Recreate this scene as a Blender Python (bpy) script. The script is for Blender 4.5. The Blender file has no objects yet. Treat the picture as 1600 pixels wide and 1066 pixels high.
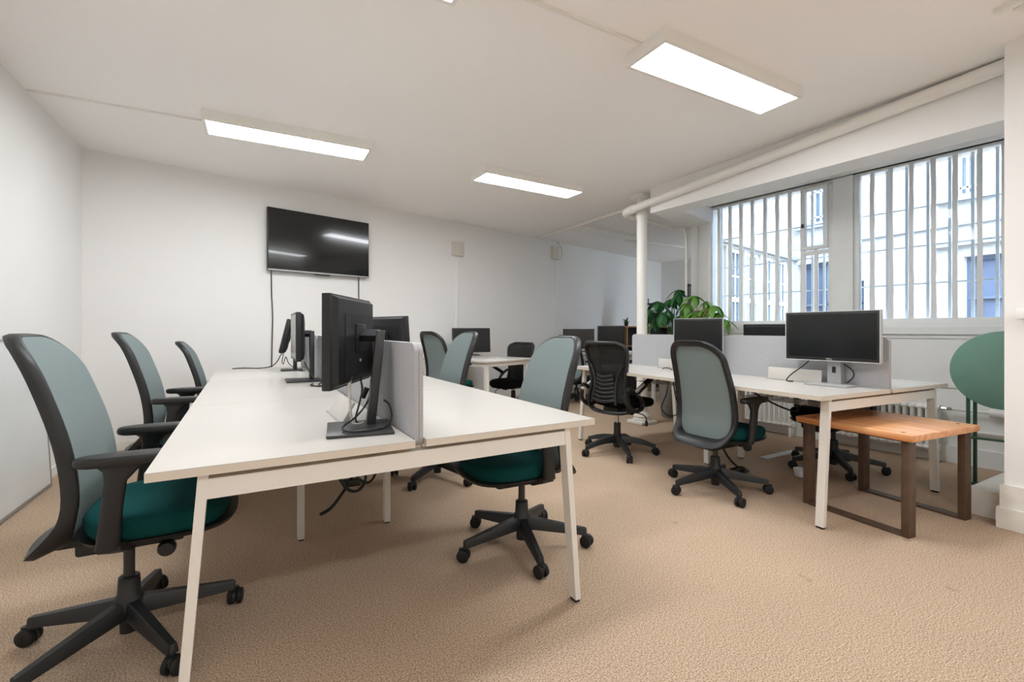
import bpy, bmesh, math, random
from mathutils import Matrix, Vector
R = math.radians
random.seed(7)
sc = bpy.context.scene
C = sc.collection

# ------------------------------------------------------------------ camera, world, exposure
cam_d = bpy.data.cameras.new('camera')
cam = bpy.data.objects.new('camera', cam_d); C.objects.link(cam)
cam_d.sensor_width = 36.0
cam_d.lens = 725.0 / 1600.0 * 36.0
cam_d.shift_y = -17.0 / 1600.0
cam_d.clip_start = 0.02
cam.location = (0, 0, 1.10)
cam.rotation_euler = (R(90), 0, R(-28.9))
sc.camera = cam

world = bpy.data.worlds.new('overcast_sky'); sc.world = world
world.use_nodes = True
bg = world.node_tree.nodes['Background']
bg.inputs[0].default_value = (0.74, 0.87, 1.0, 1)
bg.inputs[1].default_value = 7.5

LAMP = 21.0                       # emission of the ceiling panels
LAMP_COL = (0.955, 0.985, 1.01)
vs = sc.view_settings
vs.view_transform = 'Standard'; vs.look = 'None'; vs.gamma = 1.0
vs.exposure = 0.58
vs.use_curve_mapping = False
try:
    sc.cycles.max_bounces = 10; sc.cycles.diffuse_bounces = 6; sc.cycles.transparent_max_bounces = 16
    sc.cycles.caustics_reflective = False; sc.cycles.caustics_refractive = False
    sc.cycles.sample_clamp_indirect = 6.0
except Exception:
    pass

# ------------------------------------------------------------------ materials
def lin(c):
    return tuple(((x/255.0)/12.92 if x/255.0 <= .04045 else ((x/255.0+.055)/1.055)**2.4) for x in c)
MATS = {}
def mat(name, rgb, rough=.5, metal=0.0, spec=.5, noise=None, bump=None, emit=None, alpha=None, coat=0.0):
    """noise = (scale, amount, detail); bump = (scale, strength, distance)"""
    if name in MATS: return MATS[name]
    m = bpy.data.materials.new(name); m.use_nodes = True
    nt = m.node_tree; b = nt.nodes['Principled BSDF']
    col = lin(rgb)
    b.inputs['Base Color'].default_value = (*col, 1)
    b.inputs['Roughness'].default_value = rough
    b.inputs['Metallic'].default_value = metal
    b.inputs['Specular IOR Level'].default_value = spec
    if coat: b.inputs['Coat Weight'].default_value = coat
    if noise or bump:
        tc = nt.nodes.new('ShaderNodeTexCoord')
    if noise:
        n = nt.nodes.new('ShaderNodeTexNoise'); n.inputs['Scale'].default_value = noise[0]
        n.inputs['Detail'].default_value = noise[2]
        nt.links.new(tc.outputs['Object'], n.inputs['Vector'])
        r = nt.nodes.new('ShaderNodeValToRGB')
        a = noise[1]
        r.color_ramp.elements[0].position = .3; r.color_ramp.elements[1].position = .7
        r.color_ramp.elements[0].color = (*[x*(1-a) for x in col], 1)
        r.color_ramp.elements[1].color = (*[min(1, x*(1+a)) for x in col], 1)
        nt.links.new(n.outputs['Fac'], r.inputs['Fac'])
        nt.links.new(r.outputs['Color'], b.inputs['Base Color'])
    if bump:
        n2 = nt.nodes.new('ShaderNodeTexNoise'); n2.inputs['Scale'].default_value = bump[0]
        n2.inputs['Detail'].default_value = 3
        nt.links.new(tc.outputs['Object'], n2.inputs['Vector'])
        bp = nt.nodes.new('ShaderNodeBump'); bp.inputs['Strength'].default_value = bump[1]
        bp.inputs['Distance'].default_value = bump[2]
        nt.links.new(n2.outputs['Fac'], bp.inputs['Height'])
        nt.links.new(bp.outputs['Normal'], b.inputs['Normal'])
    if emit:
        b.inputs['Emission Color'].default_value = (*emit[0], 1)
        b.inputs['Emission Strength'].default_value = emit[1]
    if alpha is not None:
        b.inputs['Alpha'].default_value = alpha
    MATS[name] = m
    return m

WALL = mat('white_painted_plaster', (238, 237, 235), .75, spec=.25, noise=(1.2, .012, 3), bump=(18, .12, .004))
CEIL = mat('white_ceiling_paint', (251, 249, 247), .8, spec=.2, noise=(.8, .012, 2))
TRIM = mat('white_gloss_trim', (238, 236, 230), .35, noise=(3, .01, 2))
OLDWHITE = mat('old_white_gloss_paint', (232, 233, 232), .38, noise=(9, .02, 4), bump=(25, .25, .003))
PLINTH = mat('scuffed_white_plaster', (226, 224, 216), .6, noise=(14, .05, 5), bump=(20, .4, .005))
STEEL_W = mat('white_powder_coat', (226, 222, 214), .35)
TOPW = mat('white_laminate', (202, 198, 192), .28, noise=(2, .008, 2))
EDGE_W = mat('off_white_edge_banding', (213, 203, 189), .45)
FELT = mat('grey_felt', (176, 176, 179), .95, spec=.1, noise=(260, .16, 4), bump=(300, .4, .002))
BLACKP = mat('black_plastic', (27, 28, 30), .45)
BLACKM = mat('matte_black_housing', (21, 22, 24), .42, noise=(4, .05, 2))
DARKST = mat('dark_grey_stand', (52, 52, 54), .38)
GREYST = mat('silver_grey_stand', (168, 168, 170), .4)
SCREEN = mat('dark_screen_glass', (20, 21, 22), .22)
SCREEN2 = mat('pale_reflecting_screen', (78, 76, 74), .18)
TVGLASS = mat('tv_screen_glass', (6, 8, 10), .13, coat=.3)
TEAL = mat('dark_teal_wool', (8, 66, 66), .9, spec=.15, noise=(320, .15, 3), bump=(400, .25, .001))
BLKFAB = mat('black_seat_fabric', (15, 16, 17), .95, spec=.1, noise=(300, .2, 2))
BLKMESH = mat('black_mesh', (20, 22, 22), .7, noise=(500, .2, 1), alpha=.88)
CHROME = mat('chrome', (205, 205, 205), .18, metal=1.0)
SILVER = mat('silver_plastic', (196, 196, 194), .35, metal=.2)
RUBBER = mat('black_rubber', (18, 18, 18), .7)
CABLE = mat('black_cable', (22, 22, 22), .5)
CABLEW = mat('white_cable', (214, 209, 200), .5)
WOODBAR = mat('oiled_brown_steel', (84, 64, 48), .5, noise=(16, .18, 5))
GREENM = mat('green_metal', (110, 150, 134), .4)
DKGREEN = mat('dark_green_metal', (52, 92, 72), .4)
RADI = mat('radiator_white_enamel', (232, 230, 225), .4)
FACADE = mat('white_exterior_render', (194, 194, 194), .85, noise=(.9, .03, 4))
LEDGE = mat('grey_stone_ledge', (160, 164, 168), .85, noise=(5, .06, 4))
WINBLUE = mat('blue_grey_window', (116, 132, 152), .2, noise=(1.6, .12, 3))
WINGGLASS = mat('pale_wing_glass', (120, 140, 158), .15, alpha=.55)
WINDARK = mat('slate_blue_shutter', (98, 110, 136), .5, noise=(3, .10, 3))
IRON = mat('pale_blue_grey_iron', (214, 220, 226), .5)
COURT = mat('courtyard_paving', (196, 194, 190), .9, noise=(3, .08, 4))
LEAF1 = mat('dark_green_leaf', (34, 92, 42), .4, noise=(12, .2, 2))
LEAF2 = mat('light_green_leaf', (92, 140, 52), .4, noise=(12, .15, 2))
BARK = mat('straw_brown_stem', (168, 140, 96), .8, noise=(40, .15, 3))
SOIL = mat('potting_soil', (52, 40, 30), .95, noise=(60, .3, 3))
POT = mat('grey_planter', (128, 124, 120), .6, noise=(6, .04, 2))
PINE = mat('light_wood_shelf', (176, 140, 104), .6, noise=(8, .08, 3))
PAPER = mat('white_paper', (228, 232, 238), .7)
WBOARD = mat('whiteboard_enamel', (222, 226, 226), .25, noise=(2.4, .02, 4))
ALU = mat('aluminium_edge', (170, 172, 172), .35, metal=.8)
DOORG = mat('grey_door_paint', (128, 130, 132), .5)
BEIGEBOX = mat('beige_plastic_box', (218, 212, 200), .5)
PINKW = mat('pink_wood_bracket', (206, 160, 142), .6)
BLUEP = mat('blue_paper', (90, 130, 200), .6)

def carpet_mat():
    m = bpy.data.materials.new('beige_loop_carpet'); m.use_nodes = True
    nt = m.node_tree; b = nt.nodes['Principled BSDF']
    b.inputs['Roughness'].default_value = .97; b.inputs['Specular IOR Level'].default_value = .08
    tc = nt.nodes.new('ShaderNodeTexCoord')
    fine = nt.nodes.new('ShaderNodeTexNoise'); fine.inputs['Scale'].default_value = 190; fine.inputs['Detail'].default_value = 4
    big = nt.nodes.new('ShaderNodeTexNoise'); big.inputs['Scale'].default_value = 1.1; big.inputs['Detail'].default_value = 4
    spot = nt.nodes.new('ShaderNodeTexNoise'); spot.inputs['Scale'].default_value = 5.5; spot.inputs['Detail'].default_value = 2
    for n in (fine, big, spot): nt.links.new(tc.outputs['Object'], n.inputs['Vector'])
    r = nt.nodes.new('ShaderNodeValToRGB')
    r.color_ramp.elements[0].position = .36; r.color_ramp.elements[1].position = .64
    r.color_ramp.elements[0].color = (*lin((148, 121, 97)), 1); r.color_ramp.elements[1].color = (*lin((217, 195, 172)), 1)
    nt.links.new(fine.outputs['Fac'], r.inputs['Fac'])
    r2 = nt.nodes.new('ShaderNodeValToRGB')
    r2.color_ramp.elements[0].position = .3; r2.color_ramp.elements[1].position = .7
    r2.color_ramp.elements[0].color = (.90, .90, .90, 1); r2.color_ramp.elements[1].color = (1, 1, 1, 1)
    nt.links.new(big.outputs['Fac'], r2.inputs['Fac'])
    r3 = nt.nodes.new('ShaderNodeValToRGB')
    r3.color_ramp.elements[0].position = .74; r3.color_ramp.elements[1].position = .78
    r3.color_ramp.elements[0].color = (1, 1, 1, 1); r3.color_ramp.elements[1].color = (.72, .70, .68, 1)
    nt.links.new(spot.outputs['Fac'], r3.inputs['Fac'])
    mx = nt.nodes.new('ShaderNodeMixRGB'); mx.blend_type = 'MULTIPLY'; mx.inputs[0].default_value = 1
    nt.links.new(r.outputs[0], mx.inputs[1]); nt.links.new(r2.outputs[0], mx.inputs[2])
    mx2 = nt.nodes.new('ShaderNodeMixRGB'); mx2.blend_type = 'MULTIPLY'; mx2.inputs[0].default_value = 1
    nt.links.new(mx.outputs[0], mx2.inputs[1]); nt.links.new(r3.outputs[0], mx2.inputs[2])
    nt.links.new(mx2.outputs[0], b.inputs['Base Color'])
    bp = nt.nodes.new('ShaderNodeBump'); bp.inputs['Strength'].default_value = .5; bp.inputs['Distance'].default_value = .004
    nt.links.new(fine.outputs['Fac'], bp.inputs['Height']); nt.links.new(bp.outputs['Normal'], b.inputs['Normal'])
    return m
CARPET = carpet_mat()
def knit_mat():
    m = bpy.data.materials.new('grey_teal_knit'); m.use_nodes = True
    nt = m.node_tree; b = nt.nodes['Principled BSDF']; out = nt.nodes['Material Output']
    b.inputs['Roughness'].default_value = .8; b.inputs['Specular IOR Level'].default_value = .2
    tc = nt.nodes.new('ShaderNodeTexCoord'); n = nt.nodes.new('ShaderNodeTexNoise'); n.inputs['Scale'].default_value = 420
    nt.links.new(tc.outputs['Object'], n.inputs['Vector'])
    r = nt.nodes.new('ShaderNodeValToRGB'); r.color_ramp.elements[0].position = .3; r.color_ramp.elements[1].position = .7
    r.color_ramp.elements[0].color = (*lin((139, 153, 153)), 1); r.color_ramp.elements[1].color = (*lin((153, 167, 166)), 1)
    nt.links.new(n.outputs['Fac'], r.inputs['Fac']); nt.links.new(r.outputs[0], b.inputs['Base Color'])
    t = nt.nodes.new('ShaderNodeBsdfTranslucent'); t.inputs[0].default_value = (*lin((160, 174, 173)), 1)
    mx = nt.nodes.new('ShaderNodeMixShader'); mx.inputs[0].default_value = .32
    nt.links.new(b.outputs[0], mx.inputs[1]); nt.links.new(t.outputs[0], mx.inputs[2]); nt.links.new(mx.outputs[0], out.inputs[0])
    return m
BACKT = knit_mat()

def wood_mat():
    m = bpy.data.materials.new('orange_oak_slab'); m.use_nodes = True
    nt = m.node_tree; b = nt.nodes['Principled BSDF']; b.inputs['Roughness'].default_value = .36
    tc = nt.nodes.new('ShaderNodeTexCoord'); mp = nt.nodes.new('ShaderNodeMapping')
    mp.inputs['Scale'].default_value = (26, 1.6, 26)
    nt.links.new(tc.outputs['Object'], mp.inputs['Vector'])
    n = nt.nodes.new('ShaderNodeTexNoise'); n.inputs['Scale'].default_value = 1.0; n.inputs['Detail'].default_value = 5
    n.inputs['Distortion'].default_value = .6
    nt.links.new(mp.outputs[0], n.inputs['Vector'])
    r = nt.nodes.new('ShaderNodeValToRGB')
    r.color_ramp.elements[0].position = .3; r.color_ramp.elements[1].position = .72
    r.color_ramp.elements[0].color = (*lin((206, 132, 76)), 1); r.color_ramp.elements[1].color = (*lin((243, 188, 136)), 1)
    nt.links.new(n.outputs['Fac'], r.inputs['Fac']); nt.links.new(r.outputs[0], b.inputs['Base Color'])
    return m
OAK = wood_mat()

def glass_mat():
    m = bpy.data.materials.new('window_glass'); m.use_nodes = True
    nt = m.node_tree; nt.nodes.remove(nt.nodes['Principled BSDF'])
    out = nt.nodes['Material Output']
    t = nt.nodes.new('ShaderNodeBsdfTransparent'); t.inputs[0].default_value = (.93, .96, .98, 1)
    g = nt.nodes.new('ShaderNodeBsdfGlossy'); g.inputs['Roughness'].default_value = .04
    f = nt.nodes.new('ShaderNodeFresnel'); f.inputs[0].default_value = 1.25
    mx = nt.nodes.new('ShaderNodeMixShader')
    nt.links.new(f.outputs[0], mx.inputs[0]); nt.links.new(t.outputs[0], mx.inputs[1]); nt.links.new(g.outputs[0], mx.inputs[2])
    nt.links.new(mx.outputs[0], out.inputs[0])
    return m
GLASS = glass_mat()
def lamp_mat():
    m = bpy.data.materials.new('lit_diffuser'); m.use_nodes = True
    nt = m.node_tree; b = nt.nodes['Principled BSDF']
    b.inputs['Base Color'].default_value = (.9, .9, .9, 1)
    b.inputs['Emission Color'].default_value = (*LAMP_COL, 1); b.inputs['Emission Strength'].default_value = LAMP
    return m
LIT = lamp_mat()

# ------------------------------------------------------------------ mesh helpers
class MB:
    def __init__(s): s.v = []; s.f = []
    def add(s, vs, fs, M=None):
        o = len(s.v)
        s.v += [tuple(M @ Vector(p)) if M is not None else tuple(p) for p in vs]
        s.f += [tuple(i+o for i in f) for f in fs]
        return s
    def box(s, x0, x1, y0, y1, z0, z1, M=None, bevel=0.0, seg=2):
        if x1 < x0: x0, x1 = x1, x0
        if y1 < y0: y0, y1 = y1, y0
        if z1 < z0: z0, z1 = z1, z0
        vs = [(x0,y0,z0),(x1,y0,z0),(x1,y1,z0),(x0,y1,z0),(x0,y0,z1),(x1,y0,z1),(x1,y1,z1),(x0,y1,z1)]
        fs = [(0,3,2,1),(4,5,6,7),(0,1,5,4),(1,2,6,5),(2,3,7,6),(3,0,4,7)]
        if bevel > 0:
            bm = bmesh.new(); bv = [bm.verts.new(p) for p in vs]
            for f in fs: bm.faces.new([bv[i] for i in f])
            bmesh.ops.bevel(bm, geom=list(bm.edges), offset=bevel, segments=seg, profile=.5, affect='EDGES')
            bm.verts.index_update()
            vs = [tuple(v.co) for v in bm.verts]; fs = [tuple(v.index for v in f.verts) for f in bm.faces]
            bm.free()
        return s.add(vs, fs, M)
    def hexa(s, bot, top, M=None):
        """bot/top: four corners each, counter-clockwise from above"""
        return s.add(list(bot)+list(top), [(3,2,1,0),(4,5,6,7),(0,1,5,4),(1,2,6,5),(2,3,7,6),(3,0,4,7)], M)
    def prism(s, poly, z0, z1, M=None):
        n = len(poly)
        vs = [(x,y,z0) for x,y in poly]+[(x,y,z1) for x,y in poly]
        fs = [tuple(reversed(range(n))), tuple(range(n, 2*n))]+[(i,(i+1)%n,n+(i+1)%n,n+i) for i in range(n)]
        return s.add(vs, fs, M)
    def loft(s, loops, M=None, cap0=True, cap1=True, closed=False):
        n = len(loops[0]); vs = [p for l in loops for p in l]; fs = []
        k = len(loops)
        for j in range(k if closed else k-1):
            a = j*n; b = ((j+1) % k)*n
            for i in range(n): fs.append((a+i, a+(i+1)%n, b+(i+1)%n, b+i))
        if not closed:
            if cap0: fs.append(tuple(reversed(range(n))))
            if cap1: fs.append(tuple(range((k-1)*n, k*n)))
        return s.add(vs, fs, M)
    def lathe(s, prof, n=24, M=None):
        loops = [[(r*math.cos(2*math.pi*i/n), r*math.sin(2*math.pi*i/n), z) for i in range(n)] for r, z in prof]
        return s.loft(loops, M)
    def tube(s, path, r, n=8, M=None, sx=1.0, sy=1.0):
        P = [Vector(p) for p in path]; rs = r if isinstance(r, (list, tuple)) else [r]*len(P)
        loops = []; up = None
        for i, p in enumerate(P):
            t = (P[min(i+1, len(P)-1)]-P[max(i-1, 0)])
            if t.length < 1e-9: t = Vector((0,0,1))
            t.normalize()
            if up is None:
                up = Vector((0,0,1)) if abs(t.z) < .9 else Vector((1,0,0))
            a = up - t*up.dot(t)
            if a.length < 1e-6: a = t.orthogonal()
            a.normalize(); b = t.cross(a); up = a
            loops.append([tuple(p+(a*math.cos(2*math.pi*k/n)*sx+b*math.sin(2*math.pi*k/n)*sy)*rs[i]) for k in range(n)])
        return s.loft(loops, M)
    def mesh(s, name, material, smooth=35):
        me = bpy.data.meshes.new(name); me.from_pydata(s.v, [], s.f); me.update()
        bm = bmesh.new(); bm.from_mesh(me); bmesh.ops.recalc_face_normals(bm, faces=bm.faces); bm.to_mesh(me); bm.free()
        me.materials.append(material)
        if smooth:
            me.polygons.foreach_set('use_smooth', [True]*len(me.polygons))
            me.set_sharp_from_angle(angle=R(smooth))
        return me

def spline(pts, n=8):
    P = [Vector(p) for p in pts]; out = []
    for i in range(len(P)-1):
        p0 = P[max(i-1,0)]; p1 = P[i]; p2 = P[i+1]; p3 = P[min(i+2,len(P)-1)]
        for k in range(n):
            t = k/n
            out.append(.5*((2*p1)+(p2-p0)*t+(2*p0-5*p1+4*p2-p3)*t*t+(3*p1-p0-3*p2+p3)*t**3))
    out.append(P[-1]); return [tuple(p) for p in out]
def interp(tab, z):
    if z <= tab[0][0]: return tab[0][1]
    for i in range(len(tab)-1):
        a, b = tab[i], tab[i+1]
        if z <= b[0]:
            h = b[0]-a[0]; t = (z-a[0])/h
            m0 = (b[1]-tab[max(i-1,0)][1])/(b[0]-tab[max(i-1,0)][0]) if i > 0 else (b[1]-a[1])/h
            m1 = (tab[min(i+2,len(tab)-1)][1]-a[1])/(tab[min(i+2,len(tab)-1)][0]-a[0])
            return (2*t**3-3*t*t+1)*a[1]+(t**3-2*t*t+t)*h*m0+(-2*t**3+3*t*t)*b[1]+(t**3-t*t)*h*m1
    return tab[-1][1]
def sm(a, b, x):
    t = max(0, min(1, (x-a)/(b-a))); return t*t*(3-2*t)
def superloop(cx, cy, a, b, z, n=36, e=3.2):
    out = []
    for i in range(n):
        th = 2*math.pi*i/n; c, s_ = math.cos(th), math.sin(th)
        out.append((cx+a*math.copysign(abs(c)**(2/e), c), cy+b*math.copysign(abs(s_)**(2/e), s_), z))
    return out
def Tz(x, y, z=0, rz=0): return Matrix.Translation((x, y, z)) @ Matrix.Rotation(R(rz), 4, 'Z')

CACHE = {}
def cached(key, fn):
    if key not in CACHE: CACHE[key] = fn()
    return CACHE[key]
def obj(name, me, parent=None, loc=(0,0,0), rot=(0,0,0), **props):
    o = bpy.data.objects.new(name, me); C.objects.link(o)
    o.location = loc; o.rotation_euler = rot
    if parent is not None: o.parent = parent
    for k, v in props.items(): o[k] = v
    return o
def part(name, mb, material, parent, smooth=35, loc=(0,0,0), rot=(0,0,0), **props):
    return obj(name, mb.mesh(name, material, smooth), parent, loc, rot, **props)
def thing(name, label, cat, loc=(0,0,0), rz=0, group=None):
    o = bpy.data.objects.new(name, None); C.objects.link(o)
    o.empty_display_size = .1
    o.location = loc; o.rotation_euler = (0,0,R(rz)); o['label'] = label; o['category'] = cat
    if group: o['group'] = group
    return o
def single(name, mb, material, label, cat, smooth=35, group=None, loc=(0,0,0), rot=(0,0,0)):
    o = obj(name, mb.mesh(name, material, smooth), None, loc, rot); o['label'] = label; o['category'] = cat
    if group: o['group'] = group
    return o
def struct(name, mb, material, label=None, smooth=None, parent=None):
    o = obj(name, mb.mesh(name, material, smooth), parent)
    if parent is None:
        o['kind'] = 'structure'
        if label: o['label'] = label
    return o

# ------------------------------------------------------------------ the room
H = 2.70
def bw(X): return 5.387+.2615*(X+1.336)           # back wall, 14.7 degrees off the desks
XF, YF = 8.43, bw(8.43)                           # far corner
WX0, WY0, WS = 5.05, 1.80, -.115                  # window wall inner face: X = WX0 + WS*(Y-WY0)
def ww(Y): return WX0+WS*(Y-WY0)
WANG = math.degrees(math.atan2(1, WS))-90         # window wall yaw from +Y
WM = Matrix.Translation((WX0, WY0, 0)) @ Matrix.Rotation(R(WANG), 4, 'Z')   # local: y along wall, x outwards

m = MB(); m.box(-1.5, 9.0, -3.4, 8.4, -.12, 0); struct('floor', m, CARPET, 'beige looped carpet floor')
# main ceiling, right edge over the window bay
m = MB(); m.prism([(-1.5,-3.4),(4.2,-3.4),(4.2,3.7),(5.0,3.7),(5.0,4.0),(9.0,4.80),(9.0,8.4),(-1.5,8.4)], H, H+.1); struct('ceiling', m, CEIL, 'white painted ceiling')
m = MB(); m.box(-1.49, -1.34, -3.2, 5.6, 0, H); struct('wall_left', m, WALL, 'white left wall')
m = MB(); m.prism([(-1.40, bw(-1.40)), (XF+.2, bw(XF+.2)), (XF+.2, bw(XF+.2)+.15), (-1.40, bw(-1.40)+.15)], 0, H); struct('wall_back', m, WALL, 'long white wall with the television')
m = MB(); m.prism([(XF, YF+.1), (XF+.50, 4.7), (XF+.65, 4.7), (XF+.15, YF+.1)], 0, H); struct('wall_far', m, WALL, 'dim white wall at the far end')
m = MB(); m.box(-1.49, 3.9, -3.2, -3.05, 0, H); struct('wall_front', m, WALL, 'white wall behind the camera')
m = MB(); m.box(3.66, 4.12, -3.2, .94, 0, H); m.box(4.12, 5.5, -3.2, .78, 0, H); struct('wall_right', m, WALL, 'white wall end on the right edge')
m = MB()
m.prism([(3.645,-3.0),(3.66,-3.0),(3.66,.955),(3.645,.955)], .115, .24)
m.prism([(3.625,-3.0),(3.66,-3.0),(3.66,.965),(3.625,.965)], 0, .115)
struct('baseboard_right', m, PLINTH, 'scuffed white plinth of the right wall')
m = MB(); m.prism([(-1.34, bw(-1.34)), (-1.34, bw(-1.34)-.014), (XF, YF-.014), (XF, YF)], 0, .075); struct('baseboard_back', m, TRIM)
m = MB(); m.box(-1.34, -1.326, -3.0, 5.38, 0, .075); struct('baseboard_left', m, TRIM)
# white masonry step beside the right wall
m = MB(); m.hexa([(3.758,.78,0),(5.2,.78,0),(5.1,1.127,0),(3.758,1.127,0)], [(3.762,.78,.154),(5.2,.78,.154),(5.1,1.12,.154),(3.762,1.12,.154)])
struct('trim_1', m, PLINTH, 'low white plastered step beside the right wall')
# beam over the window bay (bottom edge dips slightly towards the camera)
m = MB(); m.hexa([(3.90,.90,2.35),(4.16,.90,2.35),(4.16,3.83,2.42),(3.90,3.83,2.42)], [(3.90,.90,H),(4.16,.90,H),(4.16,3.83,H),(3.90,3.83,H)])
struct('trim_2', m, WALL, 'white ceiling beam in front of the windows')
# header running from the beam end to the pilaster by the window
m = MB(); m.hexa([(3.97,3.84,2.42),(4.16,3.60,2.42),(4.92,3.80,2.42),(4.97,4.24,2.42)], [(3.97,3.84,H),(4.16,3.60,H),(4.92,3.80,H),(4.97,4.24,H)])
struct('trim_3', m, WALL, 'white header strip between beam and pilaster')
# bay ceiling, higher than the beam
m = MB(); m.prism([(4.15,.74),(5.45,.74),(5.15,4.0),(4.15,4.0)], 2.60, 2.70); struct('trim_4', m, CEIL, 'white bay ceiling above the windows')
# pilaster at the left end of the windows
m = MB(); m.prism([(4.885,3.83),(5.04,3.83),(5.04,4.00),(4.90,4.05)], 0, 2.6)
struct('trim_5', m, OLDWHITE, 'white pilaster at the left window jamb')
m = MB(); m.prism([(4.870,3.99),(4.90,3.99),(4.90,4.085),(4.870,4.085)], 0, 2.43); struct('trim_6', m, OLDWHITE)
# wing wall outside face (left facade of the courtyard) and its windows
FB0, FBS = (5.03, 3.99), .2
def fb(X): return FB0[1]+FBS*(X-FB0[0])
FANG = math.degrees(math.atan(FBS))
FM = Matrix.Translation((FB0[0], FB0[1], 0)) @ Matrix.Rotation(R(FANG), 4, 'Z')   # local x along facade, y into the wing
FBL = 3.08
WN = []                                   # wing windows: start positions
x = .10
while x < FBL-.45: WN.append(x); x += .56
m = MB()
m.box(0, FBL, 0, .2, 0, .78, FM); m.box(0, FBL, 0, .2, 2.24, 5.4, FM)
prev = 0
for x in WN:
    m.box(prev, x, 0, .2, .78, 2.24, FM); prev = x+.46
m.box(prev, FBL, 0, .2, .78, 2.24, FM)
struct('wall_wing', m, FACADE, 'white courtyard facade of the wing seen through the left window')
for i, x in enumerate(WN):
    m = MB()
    m.box(x, x+.46, .04, .10, .78, .84, FM); m.box(x, x+.46, .04, .10, 2.19, 2.24, FM)
    m.box(x, x+.05, .04, .10, .84, 2.19, FM); m.box(x+.41, x+.46, .04, .10, .84, 2.19, FM)
    m.box(x+.05, x+.41, .04, .10, 1.50, 1.56, FM)
    w = struct('window_%d' % (i+3), m, OLDWHITE, 'white framed tall window in the courtyard wing')
    for k in (1, 2):
        q = MB(); q.box(x+.05+k*.12-.012, x+.05+k*.12+.012, .05, .09, .84, 2.19, FM); part('muntin', q, OLDWHITE, w, None)
    for zz in (1.17, 1.86):
        q = MB(); q.box(x+.05, x+.41, .055, .085, zz-.011, zz+.011, FM); part('muntin', q, OLDWHITE, w, None)
    for (z0, z1) in ((.84,1.50),(1.56,2.19)):
        q = MB(); q.box(x+.05, x+.41, .066, .072, z0, z1, FM); part('pane', q, WINGGLASS, w, None)
m = MB(); m.box(0, FBL, -.06, 0, 2.27, 2.33, FM); struct('trim_7', m, LEDGE, 'pale cornice of the wing facade')

# opposite facade of the courtyard: plane X = 9.64
XA = 8.02
openings = []
def opening(y0, y1, z0, z1, kind): openings.append((min(y0,y1), max(y0,y1), z0, z1, kind))
opening(4.000, 4.371, 2.84, 3.55, 'upper')
opening(2.273, 2.538, 2.84, 3.75, 'upper')
opening(.45, 1.45, 2.84, 3.75, 'upper')
opening(3.889, 4.538, .8, 2.20, 'lower')
opening(.7, 2.431, .8, 2.05, 'lower')
opening(3.557, 3.659, .8, 1.85, 'lower')
y_lo, y_hi = -4.0, 4.75
m = MB()
ys = sorted({y_lo, y_hi, *[o[0] for o in openings], *[o[1] for o in openings]})
zs = sorted({0, 5.6, *[o[2] for o in openings], *[o[3] for o in openings]})
for i in range(len(ys)-1):
    run = None
    for j in range(len(zs)-1):
        cy, cz = (ys[i]+ys[i+1])/2, (zs[j]+zs[j+1])/2
        hole = any(o[0] < cy < o[1] and o[2] < cz < o[3] for o in openings)
        if not hole: m.box(XA, XA+.35, ys[i], ys[i+1], zs[j], zs[j+1])
struct('wall_courtyard', m, FACADE, 'white building facade across the courtyard')
for k, (zz, dep, hh) in enumerate(((2.76,.12,.06),(2.46,.06,.045),(2.19,.10,.08))):
    m = MB()
    if k == 0:
        for o in openings:
            if o[4] == 'upper': m.box(XA-dep, XA, o[0]-.15, o[1]+.15, zz, zz+hh)
    elif k == 2: m.box(XA-dep, XA, y_lo, 2.715, zz, zz+hh)
    else: m.box(XA-dep, XA, y_lo, y_hi, zz, zz+hh)
    struct('trim_%d' % (8+k), m, LEDGE, ('window ledges','string course','stone ledge')[k]+' on the courtyard facade')
nwin = 3+len(WN)
for o in openings:
    y0, y1, z0, z1, kind = o
    m = MB(); t = .05
    m.box(XA+.10, XA+.18, y0, y1, z0, z0+t); m.box(XA+.10, XA+.18, y0, y1, z1-t, z1)
    m.box(XA+.10, XA+.18, y0, y0+t, z0+t, z1-t); m.box(XA+.10, XA+.18, y1-t, y1, z0+t, z1-t)
    w = struct('window_%d' % nwin, m, OLDWHITE if kind == 'upper' else WINDARK, ('barred upper' if kind == 'upper' else 'slate blue lower')+' window of the courtyard facade'); nwin += 1
    q = MB(); q.box(XA+.14, XA+.16, y0+t, y1-t, z0+t, z1-t); part('pane', q, WINBLUE if kind == 'upper' else WINDARK, w, None)
    if kind == 'upper':
        for k in range(1, 4):
            q = MB(); yy = y0+(y1-y0)*k/4; q.box(XA+.03, XA+.05, yy-.012, yy+.012, z0, z1); part('bar', q, OLDWHITE, w, None)
        for zz in (z0+.11, z0+.52):
            q = MB(); q.box(XA+.03, XA+.05, y0, y1, zz-.012, zz+.012); part('bar', q, OLDWHITE, w, None)
    else:
        for k in range(1, 3):
            q = MB(); yy = y0+(y1-y0)*k/3; q.box(XA+.09, XA+.13, yy-.015, yy+.015, z0, z1); part('muntin', q, WINBLUE, w, None)
        q = MB(); q.box(XA+.09, XA+.13, y0, y1, 1.50, 1.53); part('muntin', q, WINBLUE, w, None)
m = MB(); m.box(5.0, 12, -6, 4.7, -.14, -.125); struct('ground', m, COURT, 'courtyard ground')

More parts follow.
